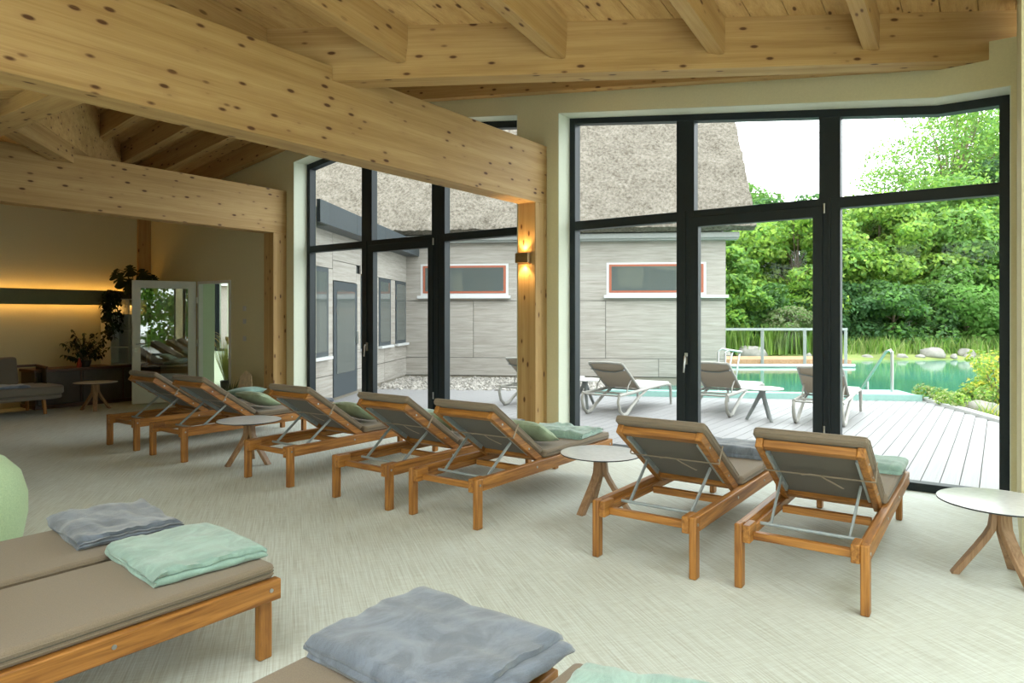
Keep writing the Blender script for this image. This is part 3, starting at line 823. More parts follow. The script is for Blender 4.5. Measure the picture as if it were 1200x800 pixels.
# ------------------------------------------------------------------ folded blankets and pillows
from mathutils import noise as mn
def folded(L, Wd, layers, h, seed, wob=0.012):
    """a blanket folded back and forth: serpentine section along local x, width along local y"""
    t_ = h * 0.46; cen = []; n = 14
    for i in range(layers):
        zc = h * (i + 0.5); e = 0.012 * ((i * 7 + seed) % 3)
        xs = np.linspace(-L/2 + h/2, L/2 - h/2 - e, n)
        if i % 2: xs = xs[::-1]
        for x in xs: cen.append((x, zc))
        if i < layers - 1:
            s = 1 if i % 2 == 0 else -1
            for a in (-60, -30, 0, 30, 60):
                cen.append((xs[-1] + s * h / 2 * math.cos(math.radians(a)), zc + h / 2 + h / 2 * math.sin(math.radians(a))))
    cen = [Vector((c[0], 0, c[1])) for c in cen]; N = len(cen); loop = []
    left, right = [], []
    for i, c in enumerate(cen):
        d = (cen[min(i+1, N-1)] - cen[max(i-1, 0)]).normalized(); nn = Vector((-d.z, 0, d.x))
        left.append(c + nn * t_); right.append(c - nn * t_)
    loop = left + right[::-1]; K = len(loop); ny = 22; mb = MB(); vs = []
    for j in range(ny + 1):
        v = j / ny
        for k, p in enumerate(loop):
            x, z = p.x, p.z
            y = (v - 0.5) * Wd + 0.016 * mn.noise(Vector((x * 5, z * 60, seed + (9 if v > 0.5 else 0)))) * abs(2 * v - 1)
            edge = min(v, 1 - v) * Wd
            f = 1.0 - 0.30 * max(0, 1 - edge / 0.03) ** 2
            lift = wob * (z / (h * layers)) * (mn.noise(Vector((x * 6 + seed, v * 5, 0.3))) + 0.6 * mn.noise(Vector((x * 15, v * 12 + seed, 2.1))))
            ww = 0.010 * mn.noise(Vector((v * 6, z * 30, seed * 1.7)))
            vs.append((x + ww, y, max(0.001, z * f + lift)))
    fs = []
    for j in range(ny):
        for k in range(K):
            k2 = (k + 1) % K
            fs.append((j*K + k, j*K + k2, (j+1)*K + k2, (j+1)*K + k))
    def cap(j, flip):
        b0 = j * K
        for i in range(N - 1):
            q = (b0 + i, b0 + i + 1, b0 + K - 2 - i, b0 + K - 1 - i)
            fs.append(q if not flip else q[::-1])
    cap(0, False); cap(ny, True)
    mb.add(vs, fs)
    return mb
def blanket(name, b, a, z, L, Wd, layers, h, rz, mat, seed, label, wob=0.012, group=None):
    o = folded(L, Wd, layers, h, seed, wob).build(name, mat, None, smooth=True, angle=80)
    o.location = (-b, a, z); o.rotation_euler = (0, 0, math.radians(rz))
    tag(o, label, 'blanket', group or 'folded blankets and towels on the loungers'); return o
ZS = 0.416
TG, TY_ = M['towel_green'], M['towel_grey']
blanket('folded_blanket', 2.985, 1.65, ZS, 0.58, 0.48, 3, 0.019, -6, TG, 1, 'sage green folded blanket on the foreground lounger at left')
blanket('folded_blanket', 3.69, 1.66, ZS, 0.58, 0.46, 3, 0.019, -8, TY_, 2, 'dark grey folded blanket beside the sage green one at left', 0.022)
blanket('folded_blanket', 1.46, 1.64, ZS, 0.66, 0.54, 3, 0.023, -3, TY_, 3, 'large crumpled grey blanket at bottom centre of the picture', 0.014)
blanket('folded_blanket', 0.70, 1.60, ZS, 0.50, 0.44, 3, 0.030, 12, TG, 4, 'pale green towel cut by the bottom edge of the picture', 0.02)
blanket('folded_towel', 3.28, 5.40, ZS, 0.62, 0.46, 2, 0.026, 5, TG, 5, 'green towel folded on the lounger beside the spruce post', 0.03)
blanket('folded_towel', 1.735, 5.45, ZS, 0.56, 0.42, 2, 0.040, 4, TY_, 6, 'grey towel folded behind the second lounger from right')
blanket('folded_towel', 0.80, 5.48, ZS, 0.52, 0.36, 2, 0.034, 0, TG, 7, 'green towel folded on the rightmost lounger of the window row')
blanket('folded_towel', 4.155, 5.50, ZS, 0.54, 0.36, 2, 0.026, -4, TY_, 8, 'grey towel on the lounger in front of the spruce post')
blanket('folded_towel', 7.10, 5.50, ZS, 0.54, 0.36, 2, 0.028, 6, TY_, 9, 'grey towel on the foot of the second lounger from the far end')
blanket('folded_towel', 5.36, 5.50, ZS, 0.54, 0.36, 2, 0.024, 6, TG, 10, 'green towel behind the backrest of the fifth lounger from right')

def pillow_mesh(w, h, t_):
    mb = MB(); n = 16; vs = []; fs = []
    for side in (1, -1):
        for j in range(n + 1):
            for i in range(n + 1):
                u, v = 2 * i / n - 1, 2 * j / n - 1
                k = (max(0, 1 - abs(u) ** 2.6) * max(0, 1 - abs(v) ** 2.6)) ** 0.55
                pin = 1 - 0.06 * (1 - abs(v)) ** 1.2 * abs(u) ** 4; pin2 = 1 - 0.06 * (1 - abs(u)) ** 1.2 * abs(v) ** 4
                vs.append((u * w / 2 * pin, v * h / 2 * pin2, side * t_ / 2 * k + 0.004 * mn.noise(Vector((u * 3, v * 3, side)))))
    K = (n + 1) ** 2
    for s in (0, 1):
        for j in range(n):
            for i in range(n):
                a = s * K + j * (n + 1) + i
                fs.append((a, a + 1, a + n + 2, a + n + 1) if s == 0 else (a, a + n + 1, a + n + 2, a + 1))
    ed = [i for i in range(n + 1)] + [j * (n + 1) + n for j in range(1, n + 1)] + [n * (n + 1) + i for i in range(n - 1, -1, -1)] + [j * (n + 1) for j in range(n - 1, 0, -1)]
    for a, b in zip(ed, ed[1:] + ed[:1]): fs.append((a, a + K, b + K, b))
    return mb.add(vs, fs)
pm = pillow_mesh(0.46, 0.34, 0.13).build('pillow', M['cushion_green'], None, smooth=True, angle=100)
pspots = [(3.26, 4.73, M['cushion_green'], 'sage green pillow against the backrest beside the round table', 27, 0),
          (4.15, 4.70, M['cushion_green'], 'sage green pillow behind the middle lounger backrest', 25, 6),
          (5.36, 4.72, M['cushion_green'], 'sage green pillow behind the backrest of the fifth lounger from right', 26, -5),
          (7.08, 4.74, M['cushion_green'], 'sage green pillow behind the far round table', 24, 4)]
for i, (b, a, mt, lab, tilt, rz) in enumerate(pspots):
    o = pm if i == 0 else pm.copy()
    if i: C.objects.link(o)
    o.location = (-b, a + 0.05, ZS + 0.112); o.rotation_euler = (math.radians(-tilt), 0, math.radians(rz))
    tag(o, lab, 'pillow', 'pillows on the window loungers')
o = pillow_mesh(0.50, 0.36, 0.13).build('pillow', M['cushion_teal'], None, smooth=True, angle=100)
o.location = (-8.10, 5.25, ZS + 0.078); o.rotation_euler = (math.radians(4), math.radians(-6), 0.2)
tag(o, 'teal pillow lying flat on the farthest lounger', 'pillow', 'pillows on the window loungers')

# ------------------------------------------------------------------ round tables
def make_table():
    root = empty('side_table')
    mm = MB(); mm.lathe([(0.290, 0.428), (0.312, 0.434), (0.312, 0.441)], 48); top = mm.build('table_top', M['black_edge'], root, smooth=True)
    mm = MB(); mm.lathe([(0.3105, 0.4411), (0.3105, 0.4422), (0.308, 0.4428)], 48); mm.build('top_surface', M['hpl'], top, smooth=True)
    mm = MB(); mm.lathe([(0.15, 0.415), (0.15, 0.4279)], 24); mm.build('mount_plate', M['oak_x'], root, smooth=True)
    base = MB()
    prof = [(0.030, 0.415), (0.032, 0.34), (0.040, 0.285), (0.065, 0.235), (0.110, 0.165), (0.165, 0.085), (0.222, 0.0)]
    w0, w1 = 0.072, 0.062
    lg = MB(); n = len(prof); vs = []
    for i, (r, z) in enumerate(prof):
        p0 = prof[max(i-1, 0)]; p1 = prof[min(i+1, n-1)]; dr_, dz = p1[0]-p0[0], p1[1]-p0[1]; L = math.hypot(dr_, dz)
        nr, nz = -dz / L * 0.016, dr_ / L * 0.016
        w = w0 + (w1 - w0) * i / (n - 1)
        if i == n - 1: nr, nz = 0.02, 0
        for s, q in ((-1, -1), (1, -1), (1, 1), (-1, 1)): vs.append((r + nr * q, s * w / 2, max(0, z + nz * q)))
    fs = [(3, 2, 1, 0), tuple((n-1)*4 + k for k in range(4))]
    for i in range(n - 1):
        for k in range(4):
            k2 = (k + 1) % 4; fs.append((i*4+k, i*4+k2, (i+1)*4+k2, (i+1)*4+k))
    lg.add(vs, fs)
    l0 = lg.build('leg', M['oak_z'], root, bevel=0.004)
    for k in range(3):
        o = l0 if k == 0 else l0.copy()
        if k: C.objects.link(o); o.parent = root
        o.rotation_euler = (0, 0, k * 2 * math.pi / 3)
    return root
tproto = make_table()
tabs = [(0.0, 4.80, 192, 'round grey table with wooden legs cut by the right edge'),
        (2.515, 4.70, 16, 'round grey table with wooden legs between the middle loungers'),
        (6.22, 4.10, 20, 'round grey table with wooden legs between the far loungers'),
        (11.75, 5.0, 215, 'round table in the dark corner in front of the low cabinet')]
for i, (b, a, r, lab) in enumerate(tabs):
    o = tproto if i == 0 else copy_tree(tproto)
    o.location = (-b, a, 0); o.rotation_euler = (0, 0, math.radians(r))
    tag(o, lab, 'table', 'round side tables indoors')

# ------------------------------------------------------------------ wall lamp on the post
sx, sz, sy = B1, 2.145, 6.293
lamp = tag(empty('wall_lamp', (sx - 0.02, sy, sz)), 'bronze box wall lamp glowing up and down on the spruce post', 'lamp')
mm = MB()
for a, b_, c, d_ in ((-0.085, 0.085, -0.075, -0.065), (-0.085, 0.085, -0.012, -0.002)): mm.box(a, b_, c, d_, -0.055, 0.055)
mm.box(-0.085, -0.075, -0.065, -0.012, -0.055, 0.055); mm.box(0.075, 0.085, -0.065, -0.012, -0.055, 0.055)
mm.build('lamp_body', M['brass'], lamp, bevel=0.002)
mm = MB(); mm.box(-0.072, 0.072, -0.062, -0.014, -0.012, 0.012); mm.build('bulb', M['bulb'], lamp)
for s in (1, -1):
    l = bpy.data.lights.new('lamp_beam', 'SPOT'); l.energy = 9; l.color = (1.0, 0.62, 0.25); l.spot_size = math.radians(100); l.spot_blend = 0.6; l.shadow_soft_size = 0.015
    o = bpy.data.objects.new('lamp_beam', l); C.objects.link(o); o.parent = lamp
    o.location = (0, -0.045, s * 0.05); o.rotation_euler = (math.pi if s > 0 else 0, 0, 0)
# switches and sockets by the door
for zz, lab in ((1.62, 'upper square wall switch beside the door frame'), (1.41, 'middle square wall switch beside the door frame'), (1.13, 'lowest square wall socket beside the door frame')):
    s = tag(empty('wall_switch', (-10.03, WIN, zz)), lab, 'switch', 'switches beside the door')
    mm = MB(); mm.box(-0.04, 0.04, -0.010, 0, -0.04, 0.04); pl = mm.build('plate', M['white_pvc'], s, bevel=0.003)
    mm = MB(); mm.box(-0.026, 0.026, -0.015, -0.009, -0.026, 0.026); mm.build('rocker', M['white_pvc'], s, bevel=0.002)

# ------------------------------------------------------------------ far left corner
# light cove: olive band with warm strips above and below
cv = tag(empty('light_band', (XL + 0.002, 3.0, 1.82)), 'long olive wall band lit warm above and below', 'lamp')
mm = MB(); mm.box(0.0, 0.12, -6.6, 3.25, -0.10, 0.10); mm.box(0.12, 0.14, -6.6, 3.25, -0.13, 0.13); mm.build('band', M['band'], cv)
for s in (1, -1):
    mm = MB(); z0, z1 = sorted((s * 0.1005, s * 0.108)); mm.box(0.085, 0.105, -6.6, 3.2, z0, z1); mm.build('led_strip', M['led'], cv)
# sofa
sf = tag(empty('sofa', (-12.25, 3.2, 0)), 'grey upholstered sofa with wooden legs at the far left', 'sofa')
def part(mb, name, mat, parent, **k): return mb.build(name, mat, parent, **k)
sl, _ = rounded_slab(-0.42, 0.52, -1.3, 1.38, 0.235, 0.30, 0.22, 8); part(sl, 'base', M['sofa_grey'], sf, bevel=0.02, seg=3)
sl, _ = rounded_slab(-0.40, 0.54, -1.28, 1.40, 0.302, 0.43, 0.22, 8); part(sl, 'seat_cushion', M['sofa_grey'], sf, bevel=0.03, seg=3)
mm = MB()
mm.prism([(-0.30, 0.43), (-0.14, 0.43), (-0.24, 0.86), (-0.38, 0.86)], lambda x, z: (x, 0.10, z), lambda x, z: (x, 0.98, z)); part(mm, 'back_cushion', M['sofa_grey'], sf, bevel=0.04, seg=3)
mm = MB()
mm.prism([(-0.30, 0.43), (-0.14, 0.43), (-0.24, 0.86), (-0.38, 0.86)], lambda x, z: (x, -0.80, z), lambda x, z: (x, 0.09, z)); part(mm, 'back_cushion', M['sofa_grey'], sf, bevel=0.04, seg=3)
mm = MB(); mm.bar((-0.44, -1.2, 0.70), (-0.44, 1.32, 0.70), 0.04, 0.04); mm.bar((-0.44, 1.32, 0.70), (-0.05, 1.32, 0.68), 0.04, 0.04)
fr = part(mm, 'arm_rail', M['walnut'], sf, bevel=0.01)
for k in range(12):
    mm = MB(); y = 1.31; x = -0.43 + k * 0.034; mm.bar((x, y, 0.42), (x, y, 0.69), 0.024, 0.012); part(mm, 'woven_cord', M['sofa_dark'], fr)
for yy in (-1.0, 1.12):
    for xx in (-0.28, 0.36):
        mm = MB(); mm.tube([(xx, yy, 0.236), (xx + 0.02 * (1 if xx > 0 else -1), yy + 0.02, 0)], [0.032, 0.022], 12); part(mm, 'leg', M['teak_z'], sf, smooth=True)
o = folded(0.34, 0.5, 2, 0.022, 12).build('folded_blanket', TY_, None, smooth=True, angle=80); o.location = (-11.92, 3.85, 0.431)
tag(o, 'dark grey folded blanket on the sofa seat', 'blanket', 'folded blankets and towels on the loungers')
# low cabinet
cb = tag(empty('low_cabinet', (-12.78, 5.45, 0)), 'low dark cabinet with walnut edge under the leafy plants', 'cabinet')
def cbox(x0, x1, y0, y1, z0, z1, name, mat, par=cb, bv=0.004):
    mm = MB(); mm.box(x0, x1, y0, y1, z0, z1); return mm.build(name, mat, par, bevel=bv)
cbox(-0.29, 0.28, -1.02, 0.98, 0.06, 0.595, 'body', M['dark_hpl'])
cbox(-0.30, 0.32, -1.05, 1.0, 0.595, 0.635, 'top', M['walnut'])
cbox(-0.30, 0.30, -1.03, 0.99, 0.0, 0.06, 'plinth', M['walnut'])
for k in range(3):
    y0 = -1.02 + k * 0.667
    cbox(0.281, 0.300, y0 + 0.025, y0 + 0.642, 0.075, 0.585, 'door_front', M['dark_hpl'])
    cbox(0.281, 0.296, y0 - 0.012, y0 + 0.012, 0.07, 0.59, 'stile', M['walnut'])
# white shelf standing on the cabinet
sh = tag(empty('open_shelf', (-12.87, 6.05, 0.636)), 'narrow white open shelf with trailing plant, beside the glazed door', 'shelf')
def sbox(x0, x1, y0, y1, z0, z1, name, par=sh):
    mm = MB(); mm.box(x0, x1, y0, y1, z0, z1); return mm.build(name, M['white_lacquer'], par, bevel=0.002)
sbox(-0.2, 0.18, -0.40, -0.38, 0, 1.17, 'side_panel'); sbox(-0.2, 0.18, 0.21, 0.23, 0, 1.17, 'side_panel'); sbox(-0.2, 0.18, -0.10, -0.08, 0, 1.17, 'divider')
sbox(-0.2, -0.185, -0.38, 0.21, 0, 1.17, 'back_panel')
for z in (0.0, 0.30, 0.59, 0.88, 1.155): sbox(-0.185, 0.18, -0.38, 0.21, z, z + 0.016, 'shelf_board')

def leaf_fan(mb, base, dirv, length, width, droop=0.3, mi=0, segs=4):
    """one leaf blade as a thin folded strip"""
    d = Vector(dirv).normalized(); side = d.cross(Vector((0, 0, 1)))
    side = side.normalized() if side.length > 0.01 else Vector((1, 0, 0))
    vs = []; p = Vector(base); st = length / segs
    for i in range(segs + 1):
        f = i / segs; w = width * math.sin(math.pi * min(0.97, max(0.03, f ** 0.8))) / 2
        up = Vector((0, 0, 1)) * (w * 0.35)
        vs += [p - side * w + up, p.copy(), p + side * w + up]
        d = (d + Vector((0, 0, -droop / segs))).normalized(); p = p + d * st
    fs = []
    for i in range(segs):
        a = i * 3; fs += [(a, a+1, a+4, a+3), (a+1, a+2, a+5, a+4)]
    mb.add(vs, fs, mi)

# ficus-like bush on the cabinet
fp = tag(empty('potted_plant', (-12.68, 5.23, 0.636)), 'dark leafy bush in a pot on the low cabinet', 'plant')
mm = MB(); mm.lathe([(0.07, 0), (0.10, 0.10), (0.095, 0.11)], 16); mm.build('pot', M['pot'], fp, smooth=True)
mm = MB(); st = MB(); rnd = random.Random(3)
for k in range(26):
    az = rnd.uniform(0, 6.28); rr = rnd.uniform(0.05, 0.33); top = Vector((rr * math.cos(az) * 0.6, rr * math.sin(az) * 1.25, rnd.uniform(0.18, 0.62)))
    st.tube([(0, 0, 0.08), (top.x * 0.4, top.y * 0.4, top.z * 0.7), top], [0.006, 0.004, 0.002], 5)
    for q in range(15):
        f = rnd.uniform(0.35, 1.05); p = Vector((top.x * f, top.y * f, 0.08 + (top.z - 0.08) * f))
        leaf_fan(mm, p, (rnd.uniform(-1, 1), rnd.uniform(-1, 1), rnd.uniform(-0.7, 0.3)), rnd.uniform(0.06, 0.10), 0.04, 0.8)
st.build('stems', M['bark'], fp); tag(mm.build('foliage', M['leaf_room'], fp), kind='stuff')
o = MB().lathe([(0.03, 0), (0.036, 0.06), (0.016, 0.13), (0.002, 0.17)], 14).build('ornament', M['red_pot'], None, smooth=True); o.location = (-12.58, 5.10, 0.636)
tag(o, 'small red ornament standing in front of the dark leafy bush', 'ornament')
# trailing plant on the shelf
tp = tag(empty('trailing_plant', (-12.86, 5.78, 1.81)), 'dark plant trailing down the front of the white shelf', 'plant')
mm = MB(); mm.lathe([(0.06, 0), (0.085, 0.11), (0.08, 0.12)], 16); mm.build('pot', M['pot'], tp, smooth=True)
mm = MB(); vn = MB()
for k in range(14):
    az = rnd.uniform(-1.7, 1.0); x0, y0 = 0.10 + 0.12 * math.cos(az) ** 2, 0.16 * math.sin(az) - 0.04
    Ld = rnd.uniform(0.25, 0.75); pts = [(0, 0, 0.11), (x0 * 0.6, y0 * 0.7, 0.15), (x0 + 0.02, y0, 0.06), (x0 + 0.03, y0, -Ld * 0.5), (x0 + 0.02, y0 + rnd.uniform(-.04, .04), -Ld)]
    vn.tube(pts, 0.004, 4)
    for q in range(20):
        f = rnd.uniform(0, 1); z = 0.12 - f * (Ld + 0.1)
        leaf_fan(mm, (x0 + rnd.uniform(-.02, .04), y0 + rnd.uniform(-.05, .05), z), (rnd.uniform(0, 1), rnd.uniform(-1, 1), rnd.uniform(-0.9, 0.2)), 0.085, 0.06, 0.8)
vn.build('vines', M['leaf_room'], tp); tag(mm.build('foliage', M['leaf_room'], tp), kind='stuff')
# monstera on top of the shelf: each big notched leaf is a part
mo = tag(empty('monstera', (-12.80, 6.10, 1.81)), 'monstera with large notched leaves on top of the white shelf', 'plant')
mm = MB(); mm.lathe([(0.07, 0), (0.10, 0.13), (0.095, 0.14)], 16); mm.build('pot', M['pot'], mo, smooth=True)
def monstera_leaf(size):
    pts = []
    for k in range(40):
        th = -math.pi + 2 * math.pi * k / 40
        r = 0.5 * (1 - 0.28 * math.cos(th)) * (1 + 0.12 * math.cos(2 * th))
        if abs(th) > 0.5 and abs(th) < 2.6 and k % 4 == 1: r *= 0.42
        pts.append((0.42 - 0.5 * math.cos(th) * (r / 0.5), r * 0.85 * math.sin(th)))
    mb = MB(); vs = [(0.42 * size, 0, 0.0)] + [(x * size, y * size, -0.25 * size * (y * y) * 2 - 0.1 * size * x * x) for x, y in pts]
    mb.add(vs, [(0, k + 1, (k + 1) % 40 + 1) for k in range(40)])
    return mb
rnd = random.Random(11)
spec = [(-0.30, 0.30, 25, 0.22), (-0.16, 0.44, 60, 0.21), (0.02, 0.38, 20, 0.24), (0.14, 0.30, -20, 0.22), (-0.24, 0.16, 0, 0.20), (-0.10, 0.20, -10, 0.22), (0.10, 0.18, 0, 0.20), (0.36, 0.26, 5, 0.15), (-0.38, 0.36, 40, 0.18), (0.05, 0.10, -30, 0.2)]
for (yy, zz, pit, sz_) in spec:
    zz += 0.16; sz_ *= 1.3
    mlf = monstera_leaf(sz_).build('leaf', M['leaf_room'], mo)
    xx = 0.18 + rnd.uniform(-0.1, 0.1)
    if yy > 0.3: xx, yy = 0.62, 0.02          # one long stem reaches out over the door
    yy = min(yy, 0.08)
    mlf.location = (xx, yy, zz); mlf.rotation_euler = (math.radians(rnd.uniform(-30, 30)), math.radians(50 + rnd.uniform(-15, 15)), math.atan2(yy, 0.35) + rnd.uniform(-0.4, 0.4))
    mm = MB(); mm.tube([(0, 0, 0.12), (xx * 0.5, yy * 0.5, zz * 0.9), (xx, yy, zz)], 0.006, 5); mm.build('stem', M['leaf_room'], mo)

# ornamental grass in the lobby, spiky plant and dried leaf against the wall
gp = tag(empty('ornamental_grass', (-12.02, 7.45, 0)), 'tall ornamental grass with straw plumes seen through the doorway', 'plant')
mm = MB(); mm.lathe([(0.10, 0), (0.13, 0.26), (0.12, 0.27)], 16); mm.build('pot', M['pot'], gp, smooth=True)
mm = MB(); pl = MB()
for k in range(150):
    az = rnd.uniform(0, 6.28); e = rnd.uniform(0.05, 0.34)
    leaf_fan(mm, (0.05 * math.cos(az), 0.05 * math.sin(az), 0.25), (math.cos(az) * e, math.sin(az) * e, 1), rnd.uniform(0.45, 0.95), 0.013, 0.25, segs=5)
for k in range(16):
    az = rnd.uniform(0, 6.28); e = rnd.uniform(0.05, 0.25)
    leaf_fan(pl, (e * math.cos(az), e * math.sin(az), 1.0 + rnd.uniform(-.1, .1)), (math.cos(az) * 0.6, math.sin(az) * 0.6, 0.9), 0.22, 0.05, 0.9, segs=5)
tag(mm.build('blades', M['leaf_grass'], gp), kind='stuff'); tag(pl.build('plumes', M['leaf_straw'], gp), kind='stuff')
sp = tag(empty('spiky_plant', (-9.78, 6.12, 0)), 'low spiky grey green plant against the wall behind the far loungers', 'plant')
mm = MB(); mm.lathe([(0.09, 0), (0.12, 0.22), (0.11, 0.23)], 16); mm.build('pot', M['pot'], sp, smooth=True)
mm = MB()
for k in range(110):
    az = rnd.uniform(0, 6.28); e = rnd.uniform(0.2, 1.3)
    leaf_fan(mm, (0.04 * math.cos(az), 0.04 * math.sin(az), 0.2), (math.cos(az) * e, math.sin(az) * e, 1), rnd.uniform(0.25, 0.40), 0.012, 0.2, segs=3)
tag(mm.build('blades', M['leaf_spike'], sp), kind='stuff')
dl = tag(empty('dried_leaf_ornament', (-9.42, 6.05, 0)), 'large pale dried leaf ornament leaning by the spruce post', 'ornament')
mm = MB(); pts = []
for k in range(24):
    th = 2 * math.pi * k / 24; r = 0.19 * (1 + 0.35 * math.cos(th - 0.5)) + 0.012 * math.cos(9 * th)
    pts.append((r * math.sin(th) * 0.85, 0.40 + r * math.cos(th)))
mm.prism(pts, lambda x, z: (x, 0.0 + z * 0.15, z), lambda x, z: (x, 0.018 + z * 0.15, z)); mm.build('leaf', M['straw'], dl, bevel=0.004)
mm = MB(); mm.tube([(0, 0.01, 0), (0.0, 0.045, 0.25)], 0.012, 8); mm.build('stem', M['straw'], dl, smooth=True)
mm = MB(); mm.lathe([(0.08, 0), (0.08, 0.02)], 16); mm.build('foot', M['straw'], dl)
# rounded pale green seat at the left picture edge
pf = tag(empty('pouf', (-4.90, 1.345, 0)), 'pale green rounded pouf cut off by the left picture edge', 'pouf')
MB().lathe([(0.15, 0.01), (0.24, 0.06), (0.31, 0.18), (0.335, 0.32), (0.335, 0.44), (0.30, 0.57), (0.22, 0.66), (0.12, 0.705), (0.02, 0.715)], 40).build('body', M['pouf'], pf, smooth=True, angle=80)
MB().lathe([(0.15, -0.0), (0.15, 0.012)], 24).build('base', M['pot'], pf)

# ------------------------------------------------------------------ outdoors: deck
dk = tag(empty('deck', (0, 0, 0)), kind='structure')
def deck_end(b):
    if b < 1.2: return 14.45 + (b - 1.2) * 2.1
    if b < 6.3: return 14.45 - (b - 1.2) * 0.488
    return 13.2 - (b - 6.3) * 0.72
DZ = -0.025
b = -1.2; shared = {}
unit = MB(); unit.box(0, 1, -0.0715, 0.0715, -0.03, 0.0)
while b < 10.6:
    bc = b + 0.075; ye = deck_end(bc); Lp = ye - WOUT - 0.01
    if Lp > 0.3:
        mm = MB(); mm.box(0, Lp, -0.0715, 0.0715, -0.03, 0.0)
        o = mm.build('plank', M['deck'], dk)
        o.matrix_world = Matrix.Translation((-bc, WOUT + 0.01, DZ)) @ Matrix.Rotation(math.pi / 2, 4, 'Z')
    b += 0.15
# pale kerb along the planted edge of the deck
p0, p1, p2 = Vector((-1.2, 14.50, 0)), Vector((0.0, 11.98, 0)), Vector((1.2, 9.46, 0))
mm = MB(); mm.bar((p0.x + 0.07, p0.y, -0.04), (p2.x + 0.07, p2.y, -0.04), 0.15, 0.12)
M['kerb'] = plain('pale_kerb', (0.42, 0.42, 0.40, 1), 0.8)
tag(mm.build('deck_kerb', M['kerb']), 'pale stone kerb along the planted edge of the deck', 'kerb', None, 'structure')
# ground, pool, banks
def quad_cf(pts, z0, z1): 
    mm = MB(); mm.prism(pts, lambda X, Y: tuple(cf(X, Y, z0)), lambda X, Y: tuple(cf(X, Y, z1))); return mm
tag(quad_cf([(-60, 7.4), (60, 7.4), (90, 110), (-90, 110)], -1.2, -0.9).build('ground', M['soil']), kind='structure')
tag(quad_cf([(-9, 4), (9.4, 4), (9.4, 12.0), (-9, 12.0)], -0.5, -0.35).build('ground_under_deck', M['soil']), kind='structure')
m = MB(); m.box(-13.5, 2.5, WOUT, 14.9, -0.6, -0.10)
wat = quad_cf([(1.6, 13.35), (7.4, 12.45), (8.2, 8.5), (26, 6.0), (44, 26), (30, 27.0), (20, 25.6), (14, 26.6), (4.0, 26.2), (-4, 26)], -0.30, -0.17).build('pool_water', M['water'])
tag(wat, 'turquoise green natural swimming pool water', 'water', None, 'stuff')
# rear bank: gently rising grass
mm = MB(); xs = np.linspace(-45, 62, 90); ys = [25.2, 26.2, 27.5, 30, 36, 50, 80]; vs = []; fs = []
for j, Y in enumerate(ys):
    for X in xs:
        wv = 0.7 * mn.noise(Vector((X * 0.12, 1.3, 0))) if j < 3 else 0
        z = [-0.6, -0.12, 0.10, 0.22, 0.35, 0.6, 1.0][j] + (0.05 * mn.noise(Vector((X * 0.5, Y, 2))) if j else 0)
        vs.append(tuple(cf(X, Y + wv, z)))
for j in range(len(ys) - 1):
    for i in range(len(xs) - 1):
        a = j * len(xs) + i; fs.append((a, a + 1, a + len(xs) + 1, a + len(xs)))
mm.add(vs, fs)
M['bank'] = plain('meadow_bank', (0.21, 0.26, 0.085, 1), 0.95, 0, 0.1, 0.35, 0.8)
tag(mm.build('ground_bank', M['bank'], None, smooth=True), kind='structure')
# near pool edge: turquoise liner kerb and the step slab with handrail
mm = MB(); a, b_ = cf(1.6, 13.2, -0.03), cf(7.35, 12.32, -0.03); mm.bar(a, b_, 0.26, 0.22)
tag(mm.build('pool_edge', M['turquoise']), 'pale turquoise pool edging along the deck', 'kerb', None, 'structure')
mm = MB(); mm.prism([(6.35, 12.35), (7.25, 12.22), (7.35, 13.0), (6.45, 13.15)], lambda X, Y: tuple(cf(X, Y, -0.2)), lambda X, Y: tuple(cf(X, Y, 0.09)))
tag(mm.build('pool_step', M['turquoise'], None, bevel=0.01), 'pale turquoise step slab at the pool edge by the handrail', 'step')
hr = tag(empty('pool_handrail', cf(6.85, 12.9, 0.09)), 'slanting steel handrail at the pool steps', 'handrail')
def relcf(o, pts): return [cf(*p) - o.location for p in pts]
mm = MB(); mm.tube(relcf(hr, [(7.08, 12.72, 0.09), (7.08, 12.72, 0.84)]), 0.026, 8); mm.build('post', M['steel'], hr, smooth=True)
mm = MB(); mm.tube(relcf(hr, [(7.08, 12.72, 0.80), (7.07, 12.75, 0.86), (7.04, 12.85, 0.83), (6.88, 13.45, 0.05), (6.84, 13.6, -0.15)]), 0.026, 8); mm.build('rail', M['steel'], hr, smooth=True)
mm = MB(); mm.tube(relcf(hr, [(6.92, 13.3, 0.22), (6.92, 13.3, -0.25)]), 0.026, 8); mm.build('post', M['steel'], hr, smooth=True)
# jetty with railing
jt = tag(empty('jetty', cf(8.8, 23.0, -0.3)), 'timber jetty with white railing across the pool', 'jetty')
for k in range(24):
    X0 = 5.5 + k * 0.235; mm = MB(); mm.prism([(X0, 22.6), (X0 + 0.225, 22.6), (X0 + 0.225, 24.4), (X0, 24.4)], lambda X, Y: tuple(cf(X, Y, 0.0) - jt.location), lambda X, Y: tuple(cf(X, Y, 0.06) - jt.location))
    mm.build('plank', M['jetty_wood'], jt)
mm = MB(); mm.bar(cf(5.4, 22.55, -0.02) - jt.location, cf(11.2, 22.55, -0.02) - jt.location, 0.06, 0.14); mm.build('edge_beam', M['jetty_wood'], jt)
mm = MB(); mm.bar(cf(5.4, 22.9, -0.16) - jt.location, cf(11.1, 22.9, -0.16) - jt.location, 0.1, 0.10); mm.build('under_beam', M['bark'], jt)
for k in range(36):
    X0 = 5.5 + k * 0.155; mm = MB(); mm.bar(cf(X0, 22.75, -0.10) - jt.location, cf(X0, 22.75, -0.30) - jt.location, 0.05, 0.05); mm.build('picket', M['bark'], jt)
